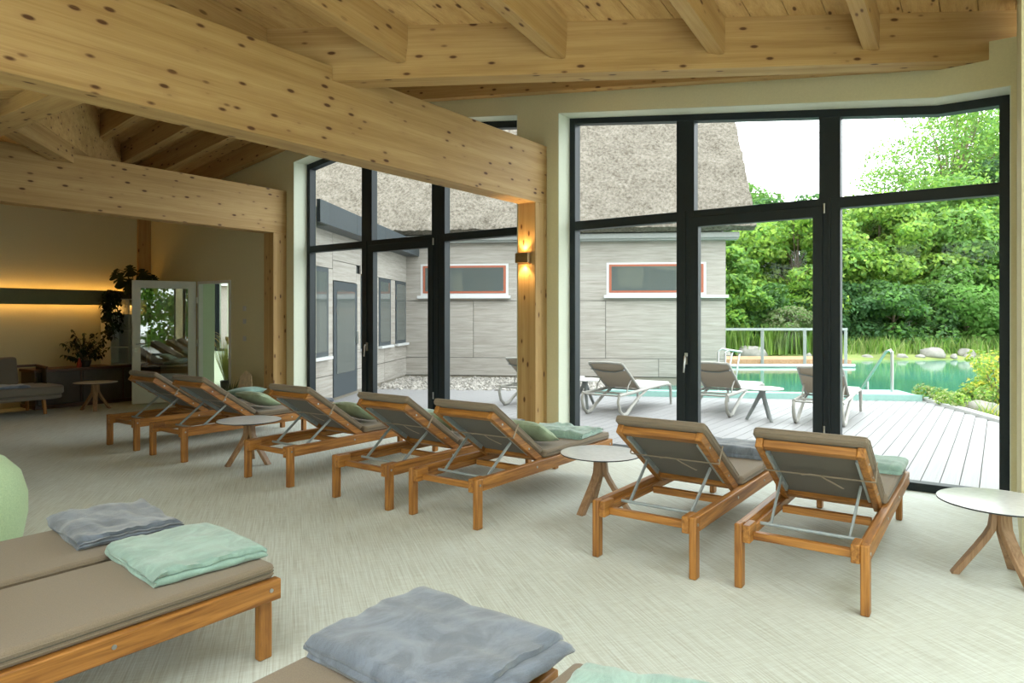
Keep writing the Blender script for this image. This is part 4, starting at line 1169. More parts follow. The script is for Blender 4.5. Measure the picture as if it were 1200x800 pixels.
mm = MB(); mm.tube([cf(4.6, 22.2, -0.12) - jt.location, cf(11.15, 22.2, -0.12) - jt.location], 0.05, 8); mm.build('float_pipe', M['white_pvc'], jt, smooth=True)
for X0 in (6.9, 8.25, 9.65, 11.0):
    mm = MB(); mm.bar(cf(X0, 22.5, -0.25) - jt.location, cf(X0, 22.5, 1.08) - jt.location, 0.09, 0.05); mm.build('railing_post', M['gutter'], jt)
mm = MB(); mm.bar(cf(5.4, 22.5, 1.06) - jt.location, cf(11.05, 22.5, 1.06) - jt.location, 0.06, 0.08); mm.build('railing_bar', M['gutter'], jt)
for dx in (0.0, 0.22):
    mm = MB(); mm.tube(relcf(jt, [(10.55 + dx, 22.9, 0.05), (10.55 + dx, 22.9, 0.75), (10.5 + dx, 22.9, 0.88), (10.38 + dx, 22.9, 0.92)]), 0.025, 8); mm.build('ladder_rail', M['steel'], jt, smooth=True)
hr2 = tag(empty('pool_handrail', cf(4.75, 15.0, -0.2)), 'bent steel handrail beside the corner of the grey house', 'handrail')
for dy in (0.0, 0.5):
    mm = MB(); mm.tube(relcf(hr2, [(4.62 , 15.3 - dy, -0.2), (4.62, 15.3 - dy, 0.70), (4.70, 15.3 - dy, 0.76), (4.98, 15.3 - dy, 0.72), (4.93, 15.3 - dy, 0.65), (4.80, 15.3 - dy, -0.2)]), 0.022, 8); mm.build('rail', M['steel'], hr2, smooth=True)

# ------------------------------------------------------------------ house across the deck
E1 = Vector((0.994, -0.11)); E2 = Vector((0.11, 0.994)); C0 = Vector((-2.67, 17.1))
def hp(s, t_, z):
    """house axes: s along the facade, t behind it"""
    p = C0 + E1 * s + E2 * t_; return cf(p.x, p.y, z)
house = tag(empty('thatched_house', hp(3.5, 0, 0)), 'grey panelled house with thatched roof behind the deck', 'building')
def hbox(s0, s1, t0, t1, z0, z1, name, mat, par=house, bevel=0.0):
    """box in house axes; local x runs along the facade"""
    mm = MB(); mm.box(0, s1 - s0, 0, t1 - t0, 0, z1 - z0)
    o = mm.build(name, mat, par, bevel=bevel)
    ax = hp(1, 0, 0) - hp(0, 0, 0); ay = hp(0, 1, 0) - hp(0, 0, 0); p = hp(s0, t0, z0)
    W_ = Matrix(((ax.x, ay.x, 0, p.x), (ax.y, ay.y, 0, p.y), (0, 0, 1, p.z), (0, 0, 0, 1)))
    r = par.location if par.parent is None else None
    o.matrix_parent_inverse = Matrix.Identity(4)
    pm_ = Matrix.Translation(par.location) if par.parent is None else par.matrix_basis.copy()
    top = par
    if par.parent is not None: pm_ = Matrix.Translation(par.parent.location) @ par.matrix_basis
    o.matrix_basis = pm_.inverted() @ W_
    return o
hbox(-0.3, 7.78, 0.03, 7.0, -0.4, 3.42, 'core_wall', M['deep'])
hbox(-0.2, 7.80, 0.0, 0.05, -0.4, 0.02, 'plinth', M['plinth'])
hbox(-5.3, 7.7, 0.15, 0.6, 3.3, 4.1, 'core_wall', M['deep'])
g = 0.012
rows = [(0.03, 0.47, [-0.2, 2.99, 6.23, 7.8]), (0.47, 1.87, [-0.2, 1.73, 4.97, 7.8]), (1.87, 3.30, [-0.2, 1.73, 4.97, 7.8])]
wins = [(0.40, 2.60), (4.99, 7.34)]
for z0, z1, sc_ in rows:
    for a, b_ in zip(sc_, sc_[1:]):
        if z0 < 1.5:
            hbox(a + g/2, b_ - g/2, -0.03, 0.0, z0 + g/2, z1 - g/2, 'facade_panel', M['facade'])
hbox(-0.2 + g/2, 7.8 - g/2, -0.03, 0.0, 1.876, 3.3, 'facade_panel', M['facade'])
hbox(7.76, 7.80, 0.0, 7.0, 0.03, 3.3, 'end_panel', M['facade'])
for i, (a, b_) in enumerate(wins):
    w = hbox(a, b_, -0.04, 0.02, 2.0, 2.785, 'window', M['white_pvc'])
    hbox(a + 0.06, b_ - 0.06, -0.055, -0.02, 2.06, 2.74, 'window_frame', M['orange'], w)
    hbox(a + 0.12, b_ - 0.12, -0.060, -0.03, 2.11, 2.69, 'pane', M['house_glass'], w)
    hbox(a - 0.06, b_ + (0.5 if i else 0.06), -0.16, 0.0, 1.93, 2.0, 'window_sill', M['white_pvc'], w)
hbox(-0.3, 8.05, -0.25, 0.05, 3.30, 3.36, 'soffit', M['gutter'])
hbox(-0.3, 8.05, -0.33, -0.22, 3.34, 3.46, 'gutter', M['gutter'])
# thatched roof: thick, uneven slab rising at 52 degrees, closed below and at the gable
def thatch():
    mb = MB(); ns, nt = 150, 90; s0, s1 = -5.5, 8.35; vs = []; fs = []
    tl, sl_ = 5.6, math.tan(math.radians(52))
    for lay in (0, 1):
        for j in range(nt + 1):
            for i in range(ns + 1):
                s = s0 + (s1 - s0) * i / ns; f = j / nt; t_ = -0.45 + tl * f; z = 3.47 + (t_ + 0.45) * sl_
                q = (0.07 * mn.noise(Vector((s * 3, f * 25, 1))) + 0.05 * mn.noise(Vector((s * 9, f * 60, 5)))) * (1 if lay else 0.2)
                if lay: dt, dz = -0.30 * math.sin(math.radians(52)), 0.30 * math.cos(math.radians(52))
                else: dt, dz = 0, 0
                if lay and j == 0: dz -= 0.10
                nt_, nz_ = -math.sin(math.radians(52)), math.cos(math.radians(52))
                vs.append(tuple(hp(s + (0.03 * mn.noise(Vector((f * 40, 3, lay))) if i == ns else 0), t_ + dt + q * nt_, z + dz + q * nz_) - house.location))
    K = (ns + 1) * (nt + 1); w_ = ns + 1
    for lay in (0, 1):
        for j in range(nt):
            for i in range(ns):
                a = lay * K + j * w_ + i; fs.append((a, a + 1, a + w_ + 1, a + w_))
    for i in range(ns): fs.append((i, i + 1, K + i + 1, K + i)); a = nt * w_ + i; fs.append((a, a + 1, K + a + 1, K + a))
    for j in range(nt): a = j * w_; fs.append((a, a + w_, K + a + w_, K + a)); a = j * w_ + ns; fs.append((a, a + w_, K + a + w_, K + a))
    return mb.add(vs, fs)
thatch().build('thatch_roof', M['thatch'], house, smooth=True, angle=60)
mb = MB(); z1 = 3.46 + 5.6 * math.tan(math.radians(52))
mb.prism([(0.0, 3.3), (7.0, 3.3), (5.2, z1 - 0.6)], lambda t_, z: tuple(hp(7.75, t_, z) - house.location), lambda t_, z: tuple(hp(7.78, t_, z) - house.location)); mb.build('gable_panel', M['facade'], house)

# wing with windows and door, flat zinc roof edge
wing = tag(empty('house_wing', hp(0, -3, 0)), 'low grey panelled wing with dark framed door and windows', 'building')
wing.location = hp(-0.1, -3, 0)
def wbox(t0, t1, d0, d1, z0, z1, name, mat, par=wing, bevel=0.0):
    """t runs from the inner corner towards the viewer, d = depth into the wing (negative = proud of the wall)"""
    mm = MB(); mm.box(0, t1 - t0, -(d1 - d0), 0, 0, z1 - z0); o = mm.build(name, mat, par, bevel=bevel)
    p = hp(-d0, -t0, z0); ax = hp(0, -1, 0) - hp(0, 0, 0); ay = hp(1, 0, 0) - hp(0, 0, 0)
    W_ = Matrix(((ax.x, ay.x, 0, p.x), (ax.y, ay.y, 0, p.y), (0, 0, 1, p.z), (0, 0, 0, 1)))
    pm_ = Matrix.Translation(par.location) if par.parent is None else Matrix.Translation(par.parent.location) @ par.matrix_basis
    o.matrix_basis = pm_.inverted() @ W_
    return o
wbox(0.03, 6.05, 0.03, 0.42, -0.3, 3.0, 'core_wall', M['deep'])
wbox(0.03, 6.05, 0.0, 0.03, -0.3, 0.03, 'plinth', M['plinth'])
ops = [(0.12, 1.02, 0.84, 2.33), (1.42, 2.30, 0.84, 2.33), (2.72, 3.48, 0.84, 2.30), (5.22, 5.98, 0.80, 2.33)]
door = (3.74, 4.98, 0.04, 2.12)
ts = [0.0, 0.12, 1.02, 1.42, 2.30, 2.72, 3.48, 3.74, 4.98, 5.22, 6.15, 6.9]
wbox(0.01, 3.48 - g, -0.03, 0.0, 2.34, 3.0, 'facade_panel', M['facade']); wbox(3.48, 5.0 - g, -0.03, 0.0, 2.50, 3.0, 'facade_panel', M['facade']); wbox(5.0, 6.05, -0.03, 0.0, 2.34, 3.0, 'facade_panel', M['facade'])
wbox(3.74, 4.98, -0.03, 0.0, 2.14, 2.49, 'facade_panel', M['facade'])
for a, b_ in ((0.01, 0.12), (1.02, 1.42), (2.30, 2.72), (3.48, 3.74), (4.98, 5.22), (5.98, 6.05)):
    wbox(a + g/2, b_ - g/2, -0.03, 0.0, 0.84, 2.33, 'facade_panel', M['facade'])
for a, b_ in ((0.01, 1.85), (1.86, 3.74), (4.98, 6.05)):
    wbox(a + g/2, b_ - g/2, -0.03, 0.0, 0.46, 0.832, 'facade_panel', M['facade']); wbox(a + g/2, b_ - g/2, -0.03, 0.0, 0.04, 0.448, 'facade_panel', M['facade'])
for (a, b_, z0, z1) in ops:
    w = wbox(a, b_, -0.045, 0.02, z0, z1, 'window', M['fascia'])
    wbox(a + 0.08, b_ - 0.08, -0.05, 0.0, z0 + 0.08, z1 - 0.08, 'pane', M['house_glass'], w)
    wbox(a - 0.03, b_ + 0.03, -0.12, -0.03, z0 - 0.05, z0, 'window_sill', M['white_pvc'], w)
d_ = wbox(door[0], door[1], -0.05, 0.02, door[2], door[3], 'door', M['fascia'])
wbox(door[0] + 0.14, door[1] - 0.14, -0.056, 0.0, 0.45, 1.96, 'pane', M['house_glass'], d_)
wbox(door[0] + 0.05, door[0] + 0.09, -0.09, -0.05, 0.95, 1.2, 'handle', M['steel'], d_)
wbox(-0.4, 5.9, -0.30, 1.0, 2.98, 3.05, 'soffit', M['fascia'])
for k in range(4):
    wbox(-0.6 + k * 1.745, -0.6 + (k + 1) * 1.745 - 0.01, -0.36, -0.30, 2.98, 3.34, 'roof_edge', M['fascia'])
wbox(-0.4, 5.9, -0.30, 1.0, 3.05, 3.30, 'flat_roof', M['fascia'])
# another grey building seen through the lobby window
an = tag(empty('grey_annex', cf(-11.5, 24, 0)), 'grey wall with white sill seen through the far lobby window', 'building')
def abox(X0, X1, Y0, Y1, z0, z1, name, mat): 
    mm = MB(); mm.prism([(X0, Y0), (X1, Y0), (X1, Y1), (X0, Y1)], lambda X, Y: tuple(cf(X, Y, z0) - an.location), lambda X, Y: tuple(cf(X, Y, z1) - an.location)); return mm.build(name, mat, an)
abox(-20, -5.5, 24, 25, -0.5, 2.55, 'wall', M['facade']); abox(-20, -5.5, 23.8, 24, 2.55, 2.95, 'roof_edge', M['white_pvc']); abox(-20, -5.5, 23.85, 24, 2.95, 3.05, 'flashing', M['orange'])
abox(-20, -5.5, 23.9, 25, 3.05, 3.6, 'parapet', M['fascia'])

# ------------------------------------------------------------------ gravel strip: real pebbles
gv = []; base_pts = np.array([(1,0,0),(-1,0,0),(0,1,0),(0,-1,0),(0,0,1),(0,0,-1)], float)
faces = [(0,2,4),(2,1,4),(1,3,4),(3,0,4),(2,0,5),(1,2,5),(3,1,5),(0,3,5)]
mm = MB(); vs = []; fs = []
for k in range(4200):
    s = RNG.uniform(-0.6, 5.6); t_ = RNG.uniform(-2.9, -0.05)
    r = RNG.uniform(0.025, 0.06); p = hp(s, t_, RNG.uniform(-0.06, -0.02)); n0 = len(vs)
    rot = Matrix.Rotation(RNG.uniform(0, 6.28), 3, 'Z') @ Matrix.Rotation(RNG.uniform(0, 3), 3, 'X')
    for q in base_pts:
        v = rot @ Vector((q[0] * r * 1.2, q[1] * r, q[2] * r * 0.75)); vs.append((p.x + v.x, p.y + v.y, p.z + v.z))
    fs += [tuple(i + n0 for i in f) for f in faces]
mm.add(vs, fs); 
M['pebble'] = plain('pebbles', (0.33, 0.31, 0.28, 1), 0.9, 0, 0.2, 0.45, 9)
tag(mm.build('gravel', M['pebble']), 'pale pebbles spread in front of the grey house', 'gravel', None, 'stuff')
mm = MB(); q = [hp(-0.8, -3.2, 0), hp(5.8, -2.6, 0), hp(5.8, 0.2, 0), hp(-0.8, 0.2, 0)]
mm.prism([(p.x, p.y) for p in q], lambda x, y: (x, y, -0.4), lambda x, y: (x, y, -0.05)); tag(mm.build('ground_gravel_bed', M['gravel']), kind='structure')

# ------------------------------------------------------------------ outdoor loungers and tables
def make_outdoor():
    root = empty('outdoor_lounger'); fr = M['outdoor_frame']
    for s in (-1, 1):
        x = s * 0.31
        mm = MB(); mm.tube([(x, 0.0, 0.33), (x, 0.6, 0.34), (x, 1.2, 0.36), (x, 1.75, 0.37), (x, 1.92, 0.345), (x, 1.97, 0.25), (x, 1.98, 0.0)], [0.026, 0.026, 0.028, 0.028, 0.028, 0.026, 0.020], 8)
        mm.build('side_frame', fr, root, smooth=True)
        mm = MB(); mm.tube([(x, 0.02, 0.33), (x, -0.02, 0.24), (x, 0.03, 0.10), (x, 0.13, 0.025), (x, 0.26, 0.03), (x, 0.42, 0.12), (x, 0.70, 0.25), (x, 1.02, 0.345)], [0.022, 0.024, 0.026, 0.028, 0.028, 0.026, 0.024, 0.02], 8)
        mm.build('curved_leg', fr, root, smooth=True)
        mm = MB(); mm.tube([(x * 0.93, 0.78, 0.36), (x * 0.93, 0.18, 0.78), (x * 0.90, 0.15, 0.80)], 0.02, 8); mm.build('backrest_frame', fr, root, smooth=True)
        mm = MB(); mm.tube([(x * 0.86, 0.52, 0.54), (x * 0.86, 0.40, 0.44), (x * 0.86, 0.36, 0.34)], 0.012, 6); mm.build('prop', fr, root, smooth=True)
    mm = MB(); mm.tube([(-0.28, 0.15, 0.80), (0, 0.15, 0.81), (0.28, 0.15, 0.80)], 0.02, 8); mm.build('top_bar', fr, root, smooth=True)
    mm = MB(); mm.tube([(-0.29, 0.22, 0.70), (-0.1, 0.31, 0.655), (0.1, 0.31, 0.655), (0.29, 0.22, 0.70)], 0.012, 6); mm.build('support_bow', M['outdoor_table'], root, smooth=True)
    for yy in (0.03, 0.36, 1.0, 1.5): mm = MB(); mm.tube([(-0.31, yy, 0.325), (0.31, yy, 0.325)], 0.016, 6); mm.build('cross_bar', fr, root, smooth=True)
    mm = MB(); n = 8; vs = []
    for lay in (0, 0.012):
        for k in range(n + 1):
            f = k / n; y = 0.78 - 0.63 * f; z = 0.37 + 0.44 * f - 0.03 * math.sin(math.pi * f)
            for xx in (-0.275, 0.275): vs.append((xx, y + lay * 0.6, z + lay * 0.8))
    fs = []; K = 2 * (n + 1)
    for L_ in (0, K):
        for k in range(n): fs.append((L_ + 2*k, L_ + 2*k + 1, L_ + 2*k + 3, L_ + 2*k + 2))
    for k in range(n): fs += [(2*k, 2*k+2, K+2*k+2, K+2*k), (2*k+1, 2*k+3, K+2*k+3, K+2*k+1)]
    fs += [(0, 1, K+1, K), (2*n, 2*n+1, K+2*n+1, K+2*n)]
    mm.add(vs, fs); mm.build('backrest_mesh', M['mesh'], root, smooth=True)
    mm = MB(); mm.box(-0.30, 0.30, 0.80, 1.93, 0.375, 0.395); mm.build('seat_panel', M['outdoor_white'], root, bevel=0.008)
    return root
op = make_outdoor(); GO = 'loungers outside on the deck'
outs = [(6.58, 9.30, 2, 'outdoor lounger mostly hidden behind the spruce post'), (4.94, 9.22, 0, 'outdoor lounger in front of the grey house wall, left of the glazed door'),
        (3.62, 10.12, 0, 'outdoor lounger at the centre of the glazed door, seen from behind'), (2.05, 10.12, 2, 'outdoor lounger nearest the pool steps, behind the thick mullion')]
for i, (b_, a, rz, lab) in enumerate(outs):
    o = op if i == 0 else copy_tree(op)
    o.location = (-b_, a, DZ); o.rotation_euler = (0, 0, math.radians(rz)); tag(o, lab, 'sun lounger', GO)
def make_otable():
    root = empty('outdoor_table')
    mm = MB(); mm.lathe([(0.26, 0.455), (0.30, 0.462), (0.30, 0.472), (0.29, 0.475)], 32); mm.build('table_top', M['outdoor_white'], root, smooth=True)
    mm = MB(); mm.tube([(0, 0, 0.455), (0, 0, 0.33)], 0.05, 10); mm.build('hub', M['outdoor_table'], root, smooth=True)
    l0 = MB(); l0.tube([(0.0, 0, 0.43), (0.05, 0, 0.33), (0.13, 0, 0.17), (0.22, 0, 0.0)], [0.03, 0.03, 0.026, 0.022], 8)
    l0 = l0.build('leg', M['outdoor_table'], root, smooth=True)
    for k in range(3):
        o = l0 if k == 0 else l0.copy()
        if k: C.objects.link(o); o.parent = root
        o.rotation_euler = (0, 0, k * 2 * math.pi / 3)
    return root
ot = make_otable()
for i, (b_, a, r, lab) in enumerate(((2.83, 10.25, 200, 'round outdoor table between the two loungers by the pool'), (5.62, 9.95, 190, 'round outdoor table beside the lounger left of the glazed door'))):
    o = ot if i == 0 else copy_tree(ot)
    o.location = (-b_, a, DZ); o.rotation_euler = (0, 0, math.radians(r)); tag(o, lab, 'table', 'round tables outside on the deck')

# ------------------------------------------------------------------ trees, shrubs, reeds, rocks
def np_mesh(name, verts, faces4, mats, midx=None, parent=None, nper=4):
    me = bpy.data.meshes.new(name); n = len(verts); nf = len(faces4)
    me.vertices.add(n); me.vertices.foreach_set('co', np.asarray(verts, np.float32).ravel())
    me.loops.add(nf * nper); me.loops.foreach_set('vertex_index', np.asarray(faces4, np.int32).ravel())
    me.polygons.add(nf); me.polygons.foreach_set('loop_start', np.arange(nf, dtype=np.int32) * nper)
    for m_ in mats: me.materials.append(m_)
    if midx is not None: me.polygons.foreach_set('material_index', np.asarray(midx, np.int32))
    me.update(calc_edges=True); me.validate()
    o = bpy.data.objects.new(name, me); C.objects.link(o)
    if parent: o.parent = parent
    return o
def leaves(clusters, n, size, flat=0.35, rng=RNG, elong=1.7, hang=0.0):
    """rhombic leaves on the outside of each (centre, radii) cluster"""
    k = rng.choice(len(clusters), n, p=np.array([c[2] for c in clusters]) / sum(c[2] for c in clusters))
    cen = np.array([c[0] for c in clusters])[k]; rad = np.array([c[1] for c in clusters])[k]
    d = rng.normal(size=(n, 3)); d /= np.linalg.norm(d, axis=1)[:, None]
    r = rng.uniform(0.55, 1.08, n) ** 0.6
    p = cen + d * rad * r[:, None]
    nrm = d * 0.6 + rng.normal(size=(n, 3)) * 0.55 + np.array([0, 0, 0.55]); nrm /= np.linalg.norm(nrm, axis=1)[:, None]
    a = np.cross(nrm, rng.normal(size=(n, 3))); a[:, 2] -= hang; a /= np.linalg.norm(a, axis=1)[:, None]
    b = np.cross(nrm, a); b /= np.linalg.norm(b, axis=1)[:, None]
    s = size * rng.uniform(0.6, 1.3, n)[:, None]
    v = np.stack([p - a * s * elong * 0.5, p + b * s * 0.5, p + a * s * elong * 0.5, p - b * s * 0.5], axis=1).reshape(-1, 3)
    f = np.arange(4 * n).reshape(-1, 4)
    return v, f
LM = {}
for nm, c in (('fresh', (0.22, 0.37, 0.055)), ('fresh2', (0.30, 0.44, 0.075)), ('mid', (0.115, 0.245, 0.05)), ('mid2', (0.155, 0.295, 0.065)), ('dark', (0.06, 0.145, 0.05)), ('dark2', (0.085, 0.18, 0.06)), ('blue', (0.09, 0.18, 0.095)), ('olive', (0.20, 0.245, 0.11)), ('reed', (0.27, 0.38, 0.10)), ('reed2', (0.36, 0.42, 0.16)), ('yellow', (0.60, 0.56, 0.09))):
    LM[nm] = leafmat('leaf_' + nm, tuple(x * 1.15 for x in c) + (1,), 0.5)
def tree(name, label, X, Y, h, w, kinds, n, size, z0=0.1, crown0=0.15, ncl=36, seed=1, shape='round', trunk=True, cat='tree', group='trees behind the pool', branchy=False):
    rng = np.random.default_rng(seed); base = cf(X, Y, z0)
    root = tag(empty(name, base), label, cat, group)
    cl = []; limbs = []
    for k in range(ncl):
        f = (k + rng.uniform()) / ncl; zz = crown0 + (1 - crown0) * f
        if shape == 'round': rr = math.sqrt(max(0.03, 1 - (2 * (zz - crown0) / (1 - crown0) - 0.85) ** 2 / 1.45))
        elif shape == 'cone': rr = max(0.10, 1.0 - 0.85 * f)
        elif shape == 'column': rr = 0.9 - 0.5 * f ** 3
        else: rr = 1
        az = rng.uniform(0, 2 * math.pi); q = rr * (0.45 + 0.5 * rng.uniform())
        c = np.array([math.cos(az) * q * w / 2, math.sin(az) * q * w / 2, zz * h * 0.93])
        s_ = w * rng.uniform(0.13, 0.22) * (0.6 + 0.5 * rr)
        rad = np.array([s_, s_, s_ * rng.uniform(0.38, 0.62)])
        cl.append((c, rad, s_ ** 2)); limbs.append(c)
    v, f = leaves(cl, int(n * 1.9), size * 0.72, rng=rng)
    mi = rng.integers(0, len(kinds), len(f))
    tag(np_mesh('crown', v, f, [LM[k] for k in kinds], mi, root), kind='stuff')
    if trunk:
        mm = MB(); tr = 0.012 * h + 0.05
        mm.tube([(0, 0, -0.3), (0.02 * h * rng.normal() * 0.5, 0.0, h * 0.35), (0.02 * h, 0.02 * h, h * 0.6), (0.03 * h, 0.01 * h, h * 0.85)], [tr, tr * 0.8, tr * 0.55, tr * 0.2], 8)
        mm.build('trunk', M['bark'], root, smooth=True)
        br = MB()
        for c in limbs[::(1 if branchy else 3)]:
            zz = max(h * 0.18, c[2] * 0.62); br.tube([(0.01 * h, 0.01 * h, zz), (c[0] * 0.5, c[1] * 0.5, (zz + c[2]) / 2 + 0.1), tuple(c)], [tr * 0.35, tr * 0.22, tr * 0.08], 5)
        br.build('branches', M['bark'], root)
    return root
T = tree
# (X, Y) metres right of and ahead of the standpoint
T('beech_tree', 'bright green bushy tree just left of the thick mullion', 13.0, 31.5, 6.6, 6.2, ['fresh', 'fresh2', 'mid2'], 15000, 0.20, seed=1, ncl=60)
T('beech_tree', 'bright yellow green tree directly right of the thick mullion', 17.0, 32.0, 7.3, 5.6, ['fresh2', 'fresh', 'mid2'], 15000, 0.20, seed=2, ncl=60)
T('hornbeam_tree', 'large mid green tree in the middle of the right window pane', 20.8, 33.5, 8.2, 7.6, ['mid2', 'mid', 'fresh'], 20000, 0.21, seed=3, ncl=80)
T('hornbeam_tree', 'dark green tree at the left behind the house corner', 10.6, 34.5, 7.0, 5.4, ['mid', 'dark2', 'mid2'], 13000, 0.22, seed=4, ncl=50)
T('maple_tree', 'small bushy maple beside the grey house corner', 8.6, 28.6, 4.6, 3.6, ['mid2', 'mid', 'fresh'], 8000, 0.20, seed=5, ncl=40, crown0=0.1)
T('oak_tree', 'tall open crowned oak rising above the right window', 25.6, 40.0, 14.4, 10.0, ['mid2', 'fresh', 'mid'], 17000, 0.17, seed=6, ncl=70, crown0=0.35, branchy=True)
T('oak_tree', 'tall dark tree at the right edge of the right window', 32.0, 42.0, 15.5, 9.5, ['mid', 'dark2', 'blue'], 22000, 0.24, seed=7, ncl=80, crown0=0.12, branchy=True)
T('pine_tree', 'blue green tree low behind the right window edge', 26.0, 36.0, 10.0, 6.0, ['dark2', 'blue', 'mid'], 14000, 0.22, seed=8, ncl=60)
T('conifer_tree', 'dark tree filling the gap behind the bright green trees', 15.5, 38.5, 8.4, 7.6, ['dark', 'dark2', 'mid'], 14000, 0.24, seed=9, ncl=60)
T('conifer_tree', 'dark tree behind the house corner at far left', 6.5, 38.0, 7.4, 7.0, ['dark', 'mid', 'dark2'], 12000, 0.24, seed=10, ncl=50)
T('ash_tree', 'tree beyond the right window frame', 35.0, 37.0, 11.0, 9.0, ['mid', 'mid2', 'dark2'], 14000, 0.24, seed=12, ncl=50)
T('ash_tree', 'feathery tree top showing above the bushes left of the thick mullion', 14.2, 43.0, 10.2, 6.0, ['mid', 'mid2'], 9000, 0.22, seed=13, ncl=40, crown0=0.4)
for i, (X, Y, h, w, kk, lab, sd) in enumerate(((10.2, 29.2, 2.9, 4.2, ['mid', 'dark2'], 'dark green shrub left of the round olive bush', 21), (19.6, 29.5, 3.6, 5.2, ['mid', 'mid2'], 'wide green shrub at the foot of the large middle tree', 22),
        (16.4, 29.4, 3.0, 4.6, ['dark2', 'mid'], 'dark shrub at the foot of the yellow green tree', 23), (24.0, 30.0, 4.2, 5.0, ['mid2', 'mid', 'blue'], 'rounded green shrub at the right edge of the far bank', 24),
        (13.8, 29.6, 2.8, 4.4, ['dark2', 'dark'], 'dark shrub behind the thick mullion', 25), (21.9, 31.5, 5.0, 4.6, ['mid', 'dark2'], 'dark tall shrub between the two right hand trees', 26), (28.5, 31.0, 3.6, 6, ['mid', 'mid2'], 'shrub on the far bank beyond the right window frame', 27), (6.6, 29.5, 2.8, 4.5, ['mid', 'dark2'], 'shrub behind the corner of the grey house', 28))):
    T('shrub', lab, X, Y, h, w, kk, 7000, 0.17, seed=sd, ncl=34, crown0=0.02, cat='shrub', group='shrubs on the far bank', z0=0.05)
# garden: side trees mirrored in the door pane, rear ones added to cut daylight
M['bounce_ground'] = plain('pale_bounce_ground', (0.52, 0.51, 0.48, 1), 0.8)  # pale unseen ground, added to bounce daylight up to the ceiling
def room_to_cf(x, y): return CS * x + SN * y, -SN * x + CS * y
gm = MB(); gm.box(-30, 40, -40, YB - 0.25, -0.6, -0.12); tag(gm.build('ground_rear_bounce', M['bounce_ground']), kind='structure')
gm = MB(); gm.box(XR + 0.3, 40, YB - 0.25, 7.0, -0.6, -0.12); tag(gm.build('ground_side_bounce', M['bounce_ground']), kind='structure')
for k, (gx, gy, gh, gw, kk) in enumerate(((14.5, -9.5, 6.5, 6.5, ['mid', 'mid2']), (15.0, -4.0, 6.5, 6.5, ['mid2', 'fresh']), (15.0, 1.5, 6.5, 6.0, ['mid', 'dark2']), (15.0, 6.5, 6.0, 5.0, ['mid2', 'mid']),
        (7.0, -19.5, 4.5, 6.5, ['mid', 'dark2']), (1.0, -20.0, 4.2, 6.5, ['mid2', 'mid']), (-5.0, -19.5, 4.5, 6.5, ['mid', 'mid2']), (-11.0, -19.0, 4.5, 6.0, ['mid2', 'dark2']))):
    cx_, cy_ = room_to_cf(gx, gy)
    T('garden_tree', 'broad garden tree %s behind the viewer, beyond the windows to the %s' % (['first', 'second', 'third', 'fourth'][k % 4], 'side' if k < 4 else 'rear, added to screen low daylight'), cx_, cy_, gh, gw, kk, 5000, 0.26, seed=90 + k, ncl=44, crown0=0.03, z0=-0.12, group='garden trees behind the viewer')
# round olive bush with bare stems
rb = tag(empty('round_bush', cf(11.2, 27.4, 0.1)), 'round greyish olive bush with bare stems behind the jetty railing', 'shrub')
rng = np.random.default_rng(40); cl = []
for k in range(60):
    az = rng.uniform(0, 6.28); el = rng.uniform(0.05, 1.5); q = np.array([math.cos(az) * math.cos(el) * 1.05, math.sin(az) * math.cos(el) * 1.05, 0.75 + math.sin(el) * 0.85]); cl.append((q, np.array([.26, .26, .2]), 1))
v, f = leaves(cl, 9000, 0.07, rng=rng); tag(np_mesh('crown', v, f, [LM['olive'], LM['mid']], rng.integers(0, 4, len(f)) // 3, rb), kind='stuff')
mm = MB()
for c, _, _ in cl[::2]: mm.tube([(rng.normal() * 0.08, rng.normal() * 0.08, -0.1), (c[0] * 0.55, c[1] * 0.55, c[2] * 0.6), tuple(c)], [0.03, 0.02, 0.008], 5)
mm.build('branches', M['bark'], rb)
# reeds and meadow grass along the far bank
def blades(n, fx, h0, h1, w, kinds, name, label, seed, lean=0.25):
    rng = np.random.default_rng(seed); P = np.array([fx(rng) for _ in range(n)]); P = P[:, :3]
    h = rng.uniform(h0, h1, n); az = rng.uniform(0, 2 * np.pi, n); ln = rng.normal(size=(n, 2)) * lean
    sd = np.stack([np.cos(az), np.sin(az), np.zeros(n)], 1) * (w / 2) * rng.uniform(0.6, 1.3, n)[:, None]
    tip = P + np.stack([ln[:, 0] * h, ln[:, 1] * h, h], 1)
    mid = P + np.stack([ln[:, 0] * h * 0.3, ln[:, 1] * h * 0.3, h * 0.55], 1)
    v = np.stack([P - sd, P + sd, mid + sd * 0.8, tip, mid - sd * 0.8], 1).reshape(-1, 3); f = np.arange(5 * n).reshape(-1, 5)
    o = np_mesh(name, v, f, [LM[k] for k in kinds], rng.integers(0, len(kinds), n), None, 5)
    return tag(o, label, 'grass', None, 'stuff')
def bank(rng):
    X = rng.uniform(-2, 34); Y = rng.uniform(26.6, 29.4); p = cf(X, Y, 0.0 + 0.05 * (Y - 26.6)); return tuple(p)
blades(16000, bank, 0.25, 0.75, 0.035, ['reed', 'reed2', 'mid2', 'fresh'], 'meadow_grass', 'tall grass and reeds along the far bank', 50)
def clump(rng):
    cs = [(8.6, 26.6), (10.2, 26.7), (11.6, 26.8), (12.0, 26.6), (7.4, 26.8), (22.5, 26.9)]; c = cs[rng.integers(0, len(cs))]
    return tuple(cf(c[0] + rng.normal() * 0.35, c[1] + rng.normal() * 0.2, 0.0))
blades(1600, clump, 0.7, 1.25, 0.04, ['reed', 'fresh', 'mid2'], 'reeds', 'upright reed clumps beside the jetty on the far bank', 51, 0.12)
